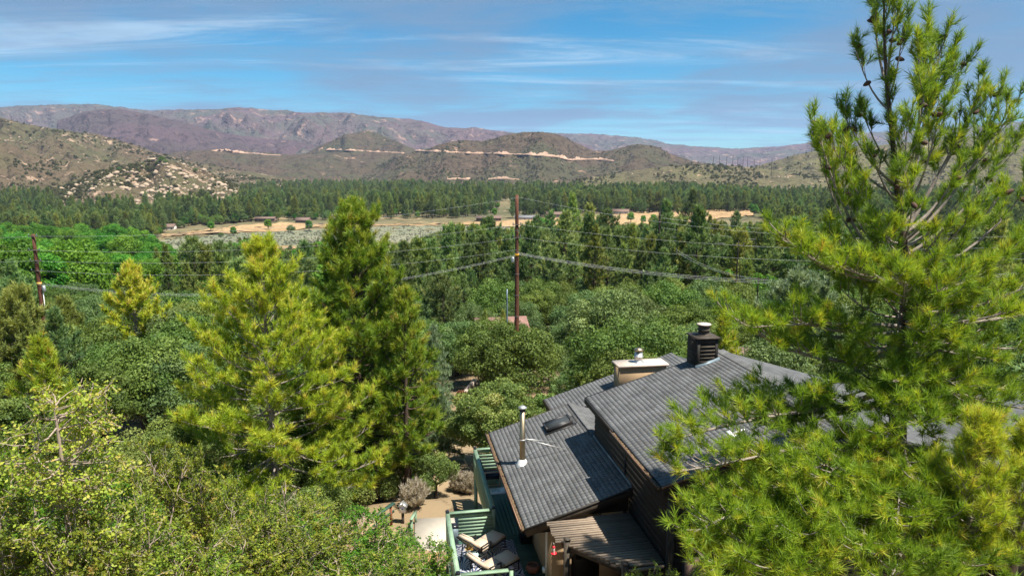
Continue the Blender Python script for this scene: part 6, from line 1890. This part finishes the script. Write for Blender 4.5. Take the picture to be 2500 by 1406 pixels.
def try_tree(kind, x, y, sc):
    z = gzf(x, y); top = (x, y, z + TH[kind] * sc)
    u, v = to_px(np.array(top)); ub, vb = to_px(np.array((x, y, z)))
    if u < -260 or u > 2760 or v > 1250: return
    lim = np.interp(u, vl[:, 0], vl[:, 1])
    if v < lim and y < 480:
        t = at(float(u), float(lim), y)[2] - z
        s2 = t / TH[kind] * rw.uniform(.88, 1.0)
        if s2 < sc * .5 or s2 < .35: return
        sc = s2; u, v = to_px(np.array((x, y, z + TH[kind] * sc)))
    hw = {'oak': 3.9, 'pine': 3.4, 'cottonwood': 6.0}[kind] * sc * FPX / y
    for (a0, a1, b0, b1, yy) in windows:
        if y < yy and u + hw * .8 > a0 and u - hw * .8 < a1 and v < b1 and vb > b0:
            s2 = (at(float(u), b1 + 3.0, y)[2] - z) / TH[kind]
            if s2 < .38 * sc or s2 < .3: return
            sc = s2; u, v = to_px(np.array((x, y, z + TH[kind] * sc))); hw = hw * .7
    for (kx, ky, kr) in keep:
        if (x - kx) ** 2 + (y - ky) ** 2 < (kr + 1.5 * sc) ** 2: return
    lists[kind].append((x, y, z, sc))


def band(y0, y1, step, pick):
    y = y0
    while y < y1:
        st = step(y)
        half = y * .80 + 10
        x = -half
        while x < half:
            xx = x + rw.uniform(-.4, .4) * st; yy = y + rw.uniform(-.4, .4) * st
            u = 1250 + FPX * xx / yy
            k, s = pick(u, yy)
            if k: try_tree(k, xx, yy, s)
            x += st * (1.6 if k == 'cottonwood' else 1.0)
        y += st


def pick_near(u, y):
    r = rw.random()
    if 1010 < u < 1110 and y < 47: return None, 0
    if y < 110:
        if u < 420: return ('pine', rw.uniform(.45, .7)) if r < .35 else ('oak', rw.uniform(.8, 1.2))
        if 420 < u < 980: return ('pine', rw.uniform(.5, .75)) if r < .4 else ('oak', rw.uniform(.85, 1.25))
        if u > 1500 and r < .12: return 'pine', rw.uniform(.5, .7)
        if 980 < u < 1300 and y > 75 and r < .5: return 'pine', rw.uniform(.55, .8)
        return 'oak', rw.uniform(.65, 1.35)
    if y < 230:
        if u < 430: return ('cottonwood', rw.uniform(.55, .95)) if r < .88 else ('pine', rw.uniform(.65, .95))
        if u < 960: return ('cottonwood', rw.uniform(.5, .75)) if r < .50 else ('pine', rw.uniform(.65, .95))
        return ('pine', rw.uniform(.8, 1.35)) if r < .80 else (('oak', rw.uniform(.9, 1.4)) if r < .95 else ('cottonwood', rw.uniform(.4, .6)))
    if u < 440: return ('cottonwood', rw.uniform(.55, 1.15)) if r < .62 else (None, 0)
    if u < 960: return ('cottonwood', rw.uniform(.65, .95)) if r < .65 else ('pine', rw.uniform(.7, 1.0))
    return ('pine', rw.uniform(.85, 1.25)) if r < .78 else (('oak', rw.uniform(1.0, 1.5)) if r < .92 else ('cottonwood', rw.uniform(.5, .8)))


band(44, 110, lambda y: 6.4, pick_near)
band(110, 230, lambda y: 7.4, pick_near)
band(47, 112, lambda y: 7.5, lambda u, y: ('oak', rw.uniform(.35, .6)) if u > 940 or u < 560 else (None, 0))
band(230, 480, lambda y: 9.0, pick_near)
# landmark pines and bushes
for (u, vt, y, s) in ((1400, 482, 260, None), (1690, 470, 420, None), (1625, 498, 240, None), (1190, 540, 200, None), (1105, 556, 185, None), (470, 590, 120, None), (530, 600, 125, None), (505, 610, 112, None), (1480, 520, 250, None), (1345, 522, 330, None), (1440, 508, 300, None), (1462, 536, 280, None), (1590, 540, 300, None), (1312, 532, 340, None), (1375, 530, 350, None), (1650, 538, 330, None), (1735, 530, 360, None), (1800, 522, 380, None), (1540, 560, 160, None), (2040, 470, 430, None)):
    p = at(u, vt, y); z = gzf(p[0], y); lists['pine'].append((p[0], y, z, (p[2] - z) / 15.0))
for (u, vt, y) in ((1330, 522, 420), (620, 572, 300), (1665, 640, 180)):
    p = at(u, vt, y); z = gzf(p[0], y); lists['cottonwood'].append((p[0], y, z, (p[2] - z) / 17.0))
for (u, vb, h) in ((655, 562, 30), (710, 569, 22), (570, 577, 26), (540, 580, 14), (755, 565, 30), (458, 585, 12), (1086, 600, 20), (1540, 545, 30), (1570, 548, 24), (1595, 545, 24), (1840, 530, 34), (1870, 530, 30), (515, 566, 28)):
    g0 = on_ground(u, vb, 400, 1200); hh = h * g0[1] / FPX
    lists['oak' if h < 24 else 'cottonwood'].append((g0[0], g0[1], g0[2], hh / (7.0 if h < 24 else 17.0)))

TREE_TEXT = {
    'oak': ('oak_tree', 'rounded dark green oak in the wood ', 'oak tree', 'oaks in the wood beyond the house'),
    'pine': ('pine_tree', 'dark green pine in the wood ', 'pine tree', 'pines in the wood beyond the house'),
    'cottonwood': ('cottonwood_tree', 'bright green broadleaf tree in the wood ', 'tree', 'bright green trees in the valley')}
rest = []
for kind, L_ in lists.items():
    L_.sort(key=lambda e: -(e[3] * TH[kind]) / e[1])
    nm, lab, cat, grp = TREE_TEXT[kind]
    for i, (x, y, z, s) in enumerate(L_):
        me = TREE_ME[kind][int(rw.integers(len(TREE_ME[kind])))]
        if i < 300:
            uu = 1250 + FPX * x / y
            wh = ('left of the small yellow green pine' if uu < 300 else 'behind the two big left pines' if uu < 960 else 'left of the middle power pole' if uu < 1262 else
                  'just right of the middle power pole' if uu < 1600 else 'around the dark far pole' if uu < 1900 else 'behind the big right pine')
            sz_ = 'small ' if s < .6 else 'tall ' if s > 1.05 else ''
            plant(nm, sz_ + lab + wh, cat, me, (x, y, z), rw.uniform(0, 6.28), s, grp)
        else:
            rest.append((kind, x, y, z, s))
print('wood', {k: len(v) for k, v in lists.items()}, 'rest', len(rest), time.time() - T0)

# ------------------------------------------------------------------ the far wood: one mass
TPL = bpy.data.collections.new('tree_kinds')


def tpl_obj(name, me_list, coll):
    """one object from several meshes, for instancing"""
    g = Geo(); mats = []; idx = []
    for me in me_list:
        n = len(me.vertices); co = np.zeros(n * 3, np.float32); me.vertices.foreach_get('co', co)
        tn = np.zeros(n, np.float32); me.attributes['tint'].data.foreach_get('value', tn)
        lv = np.zeros(len(me.loops), np.int32); me.loops.foreach_get('vertex_index', lv)
        ct = np.zeros(len(me.polygons), np.int32); me.polygons.foreach_get('loop_total', ct)
        st = np.zeros(len(me.polygons), np.int32); me.polygons.foreach_get('loop_start', st)
        base = g.n; first = True
        for k in np.unique(ct):
            rows = st[ct == k][:, None] + np.arange(k)[None, :]
            f = lv[rows]
            if first:
                g.add(co.reshape(-1, 3), f, tn); first = False
            else:
                g.F.setdefault(int(k), []).append(f + base)
        mats.append(me.materials[0]); idx.append((base, g.n))
    me = g.mesh(name)
    for m in mats: me.materials.append(m)
    mi = np.zeros(len(me.polygons), np.int32)
    fv = np.array([p.vertices[0] for p in me.polygons])
    for j, (a_, b_) in enumerate(idx): mi[(fv >= a_) & (fv < b_)] = j
    me.polygons.foreach_set('material_index', mi)
    o = bpy.data.objects.new(name, me); coll.objects.link(o)
    return o


def scatter(name, label, coll, P, scale, rot, idx):
    """one mass: every kind in coll set out at P"""
    P = np.asarray(P, np.float32); n = len(P)
    me = bpy.data.meshes.new(name); me.vertices.add(n); me.vertices.foreach_set('co', P.reshape(-1))
    for nm, ty, val in (('sc', 'FLOAT', scale), ('rz', 'FLOAT', rot), ('ix', 'INT', idx)):
        a_ = me.attributes.new(nm, ty, 'POINT'); a_.data.foreach_set('value', np.asarray(val, np.int32 if ty == 'INT' else np.float32))
    o = link(name, me)
    ng = bpy.data.node_groups.new(name, 'GeometryNodeTree')
    ng.interface.new_socket('Geometry', in_out='INPUT', socket_type='NodeSocketGeometry')
    ng.interface.new_socket('Geometry', in_out='OUTPUT', socket_type='NodeSocketGeometry')
    N = ng.nodes; L_ = ng.links
    gi = N.new('NodeGroupInput'); go = N.new('NodeGroupOutput')
    ci = N.new('GeometryNodeCollectionInfo'); ci.inputs['Collection'].default_value = coll
    ci.inputs['Separate Children'].default_value = True; ci.inputs['Reset Children'].default_value = True
    ip = N.new('GeometryNodeInstanceOnPoints'); ip.inputs['Pick Instance'].default_value = True
    def attr(nm, ty):
        a_ = N.new('GeometryNodeInputNamedAttribute'); a_.data_type = ty; a_.inputs['Name'].default_value = nm
        return a_.outputs['Attribute']
    cx = N.new('ShaderNodeCombineXYZ'); L_.new(attr('rz', 'FLOAT'), cx.inputs[2])
    e2 = N.new('FunctionNodeEulerToRotation'); L_.new(cx.outputs[0], e2.inputs[0])
    L_.new(gi.outputs[0], ip.inputs['Points']); L_.new(ci.outputs[0], ip.inputs['Instance'])
    L_.new(attr('ix', 'INT'), ip.inputs['Instance Index']); L_.new(e2.outputs[0], ip.inputs['Rotation']); L_.new(attr('sc', 'FLOAT'), ip.inputs['Scale'])
    L_.new(ip.outputs[0], go.inputs[0])
    m = o.modifiers.new('scatter', 'NODES'); m.node_group = ng
    return tag(o, label, None, None, 'stuff')


# names sort in the order in which the kinds are picked
for k, pr in enumerate(TREE_ME['pine']): tpl_obj('kind_a%d' % k, pr, TPL)
for k, pr in enumerate(TREE_ME['cottonwood']): tpl_obj('kind_b%d' % k, pr, TPL)
for k, pr in enumerate(TREE_ME['oak'][:2]): tpl_obj('kind_c%d' % k, pr, TPL)
NP, NC, NO = len(TREE_ME['pine']), len(TREE_ME['cottonwood']), 2
P = []; S = []; I = []
for kind, x, y, z, s in rest:
    P.append((x, y, z)); S.append(s); I.append({'pine': rw.integers(NP), 'cottonwood': NP + rw.integers(NC), 'oak': NP + NC + rw.integers(NO)}[kind])
n = 10500
u = rw.uniform(-250, 2750, n)
ymax = np.interp(u, [-250, 580, 620, 1350, 1420, 2200, 2750], [1180, 1180, 1950, 1980, 1400, 1400, 1700])
ymin = np.interp(u, [-250, 380, 400, 640, 900, 1330, 1400, 1420, 1850, 1900, 2750], [470, 500, 640, 735, 770, 790, 830, 860, 900, 500, 480])
y = np.exp(rw.uniform(np.log(ymin), np.log(ymax)))
x = (u - 1250) / FPX * y
z = gz(x, y)
ub, vb = to_px(np.stack([x, y, z], 1))
r = rw.random(n)
oaky = fbm(x * .006, y * .006, 3, 77)
ok = ~((u > 140) & (u < 585) & (y > 925)) & (fbm(x * .012, y * .012, 3, 55) > .31)
big = fbm(x * .004 + 9, y * .004, 2, 31) * .5 + .75
for k in np.nonzero(ok)[0]:
    P.append((x[k], y[k], z[k]))
    if r[k] < .10: I.append(NP + rw.integers(NC)); S.append(rw.uniform(.4, .7))
    elif r[k] < .12 + .5 * (oaky[k] > .52): I.append(NP + NC + rw.integers(NO)); S.append(rw.uniform(.9, 1.6))
    else: I.append(rw.integers(NP)); S.append(rw.uniform(.9, 1.65) * big[k])
scatter('pine_forest', 'dark pine forest filling the far side of the valley', TPL, P, S, rw.uniform(0, 6.28, len(P)), I)

# ------------------------------------------------------------------ brush and boulders on the hills
BR = bpy.data.collections.new('brush_kinds')
for k in range(3):
    l = Geo(); b = Geo()
    rs = np.random.default_rng(400 + k)
    lobed_crown(l, rs, 1.0, .75, 0.0, 9, 240, .26, .45, False, .8, .8, (.3, .5))
    b.tube([(0, 0, -.2), (0, 0, .5)], [.05, .03], 4, False)
    o = bpy.data.objects.new('brush_%d' % k, l.mesh('brush', MATS['leaf_chaparral'])); BR.objects.link(o)


def hill_points(grid, n, seed, fr0=.1, fr1=.78, pow_=1.0):
    rs = np.random.default_rng(seed); m, nn, _ = grid.shape
    i = (fr0 + (fr1 - fr0) * rs.uniform(0, 1, n) ** pow_) * (m - 1); j = rs.uniform(0, 1, n) * (nn - 2)
    i0 = np.clip(i.astype(int), 0, m - 2); j0 = j.astype(int); fi = (i - i0)[:, None]; fj = (j - j0)[:, None]
    return (grid[i0, j0] * (1 - fi) + grid[i0 + 1, j0] * fi) * (1 - fj) + (grid[i0, j0 + 1] * (1 - fi) + grid[i0 + 1, j0 + 1] * fi) * fj


P = []; S = []
for grid, n, s0, s1, sd in ((bould_g, 2040, 1.6, 5.5, 1), (rocky_g, 3060, 2.0, 6.0, 2), (low_g, 3060, 1.6, 6.0, 3), (ol_g, 2550, 2.0, 5.5, 4), (brown_g, 2550, 2.5, 5.5, 5), (lef_g, 2210, 1.6, 5.0, 6)):
    q = hill_points(grid, n, sd); rs = np.random.default_rng(sd + 50)
    q = q[fbm(q[:, 0] * .014, q[:, 1] * .007, 3, sd + 70) + rs.normal(0, .05, len(q)) > .49]
    P.append(q); S.append(s0 + (s1 - s0) * rs.uniform(0, 1, len(q)) ** 2)
P = np.concatenate(P); S = np.concatenate(S)
scatter('chaparral', 'dark chaparral brush dotted over the hills', BR, P, S, rw.uniform(0, 6.28, len(P)), rw.integers(0, 3, len(P)))
# sage clumps on the flat
SG = bpy.data.collections.new('sage_kinds')
for k in range(2):
    l = Geo(); lobed_crown(l, np.random.default_rng(500 + k), 1.0, .8, 0.0, 8, 150, .26, .45, False, .8, .8, (.3, .5))
    SG.objects.link(bpy.data.objects.new('sage_%d' % k, l.mesh('sage', MATS['leaf_sagefield'])))
us_ = rw.uniform(400, 1330, 5200); vs2 = rw.uniform(549, 616, 5200)
P = []
d = np.stack([ray(a_, b_) for a_, b_ in zip(us_, vs2)])
t_ = (-43.6 - CAMZ) / d[:, 2]
P = np.stack([t_ * d[:, 0], t_ * d[:, 1]], 1); P = np.concatenate([P, gz(P[:, 0], P[:, 1])[:, None] + .1], 1)
edge = np.interp(us_, [380, 520, 640, 760, 900, 1000, 1240, 1330], [590, 577, 568, 563, 556, 552, 556, 560])
P = P[vs2 > edge]
scatter('sagebrush', 'grey green sagebrush dotted over the flat', SG, P, rw.uniform(.4, 1.1, len(P)), rw.uniform(0, 6.28, len(P)), rw.integers(0, 2, len(P)))


def boulder_mesh(seed):
    rs = np.random.default_rng(seed)
    bm_v = []; n1, n2 = 7, 9
    th = np.linspace(0, math.pi, n1); ph = np.arange(n2) * 2 * math.pi / n2
    A, B = np.meshgrid(th, ph, indexing='ij')
    V = np.stack([np.sin(A) * np.cos(B), np.sin(A) * np.sin(B), np.cos(A)], -1)
    ax = rs.normal(size=(6, 3)); ax /= np.linalg.norm(ax, axis=1)[:, None]
    rr_ = np.ones(V.shape[:2])
    for a_ in ax: rr_ = np.minimum(rr_, .78 / np.maximum(.3, (V @ a_)))
    V = V * (rr_ * (1 + rs.normal(0, .04, rr_.shape)))[..., None] * np.array([.62, .5, .42])
    V[0] = V[0].mean(0); V[-1] = V[-1].mean(0)
    i = np.arange(n1 - 1)[:, None] * n2; j = np.arange(n2)[None, :]; k = (j + 1) % n2
    F = np.stack([i + j, i + n2 + j, i + n2 + k, i + k], -1).reshape(-1, 4)
    return Geo().add(V.reshape(-1, 3), F).mesh('boulder', MATS['boulder'])


BM = [boulder_mesh(600 + k) for k in range(5)]
BC = bpy.data.collections.new('boulder_kinds')
for k, me in enumerate(BM): BC.objects.link(bpy.data.objects.new('boulder_%d' % k, me))
q = hill_points(bould_g, 700, 9, .05, .76); q = q[fbm(q[:, 0] * .016, q[:, 1] * .016, 3, 19) > .46]; rs = np.random.default_rng(10)
sz = 2.2 + 7.0 * rs.uniform(0, 1, len(q)) ** 2.2
od = np.argsort(-sz)
for k in od[:110]:
    o = link('boulder', BM[int(rs.integers(5))]); o.location = tuple(q[k] + (0, 0, sz[k] * .08)); o.scale = (sz[k],) * 3; o.rotation_euler = (rs.normal(0, .2), rs.normal(0, .2), rs.uniform(0, 6.28))
    tag(o, 'pale rounded boulder on the knoll below the stone house', 'boulder', 'boulders on the knoll')
P = [q[od[110:]]]; S = [sz[od[110:]]]
for grid, n, s0, s1, sd, f0 in ((bould_g, 500, 1.2, 3.0, 14, .05), (rocky_g, 900, 1.5, 7.0, 11, .3), (low_g, 260, 2.0, 7.0, 12, .1), (ol_g, 120, 2.0, 7.0, 13, .1), (lef_g, 160, 1.2, 4.0, 15, .1)):
    a_ = hill_points(grid, n, sd, f0); ms = fbm(a_[:, 0] * .01, a_[:, 1] * .01, 3, sd)
    a_ = a_[ms > (.54 if grid is rocky_g else .56 if grid is not bould_g else 0)]; P.append(a_); S.append(s0 + (s1 - s0) * np.random.default_rng(sd).uniform(0, 1, len(a_)) ** 2.5)
P = np.concatenate(P); S = np.concatenate(S)
scatter('boulder_field', 'smaller pale boulders strewn over the hillsides', BC, P, S, rw.uniform(0, 6.28, len(P)), rw.integers(0, 5, len(P)))
# dark oaks by the stone house
for (u, v, s) in ((395, 392, 1.25), (404, 396, 1.0), (386, 398, .9), (350, 398, .6), (478, 415, .8), (290, 412, .8)):
    p = hill_ray(bould_g, [u], [v + 4])[0]
    plant('oak_tree', 'round dark oak growing on the boulder knoll', 'oak tree', TREE_ME['oak'][int(rw.integers(5))], (p[0], p[1], p[2] - 1), rw.uniform(0, 6.28), s * 1.3, 'oaks on the boulder knoll')

# ------------------------------------------------------------------ haze: the air between here and the mountains
hz = Geo().box(-14000, 14000, -450, 14000, -70, 720).build('haze', None)
m = bpy.data.materials.new('haze_air'); m.use_nodes = True; nt = m.node_tree; nt.nodes.clear()
mo = nt.nodes.new('ShaderNodeOutputMaterial'); pv = nt.nodes.new('ShaderNodeVolumePrincipled')
pv.inputs['Color'].default_value = (0.50, 0.66, 1.0, 1); pv.inputs['Density'].default_value = 0.000036; pv.inputs['Anisotropy'].default_value = 0.0
nt.links.new(pv.outputs[0], mo.inputs['Volume'])
hz.data.materials.append(m)
tag(hz, 'thin blue haze hanging over the valley', None, None, 'stuff')
print('SCRIPT SECONDS', time.time() - T0)
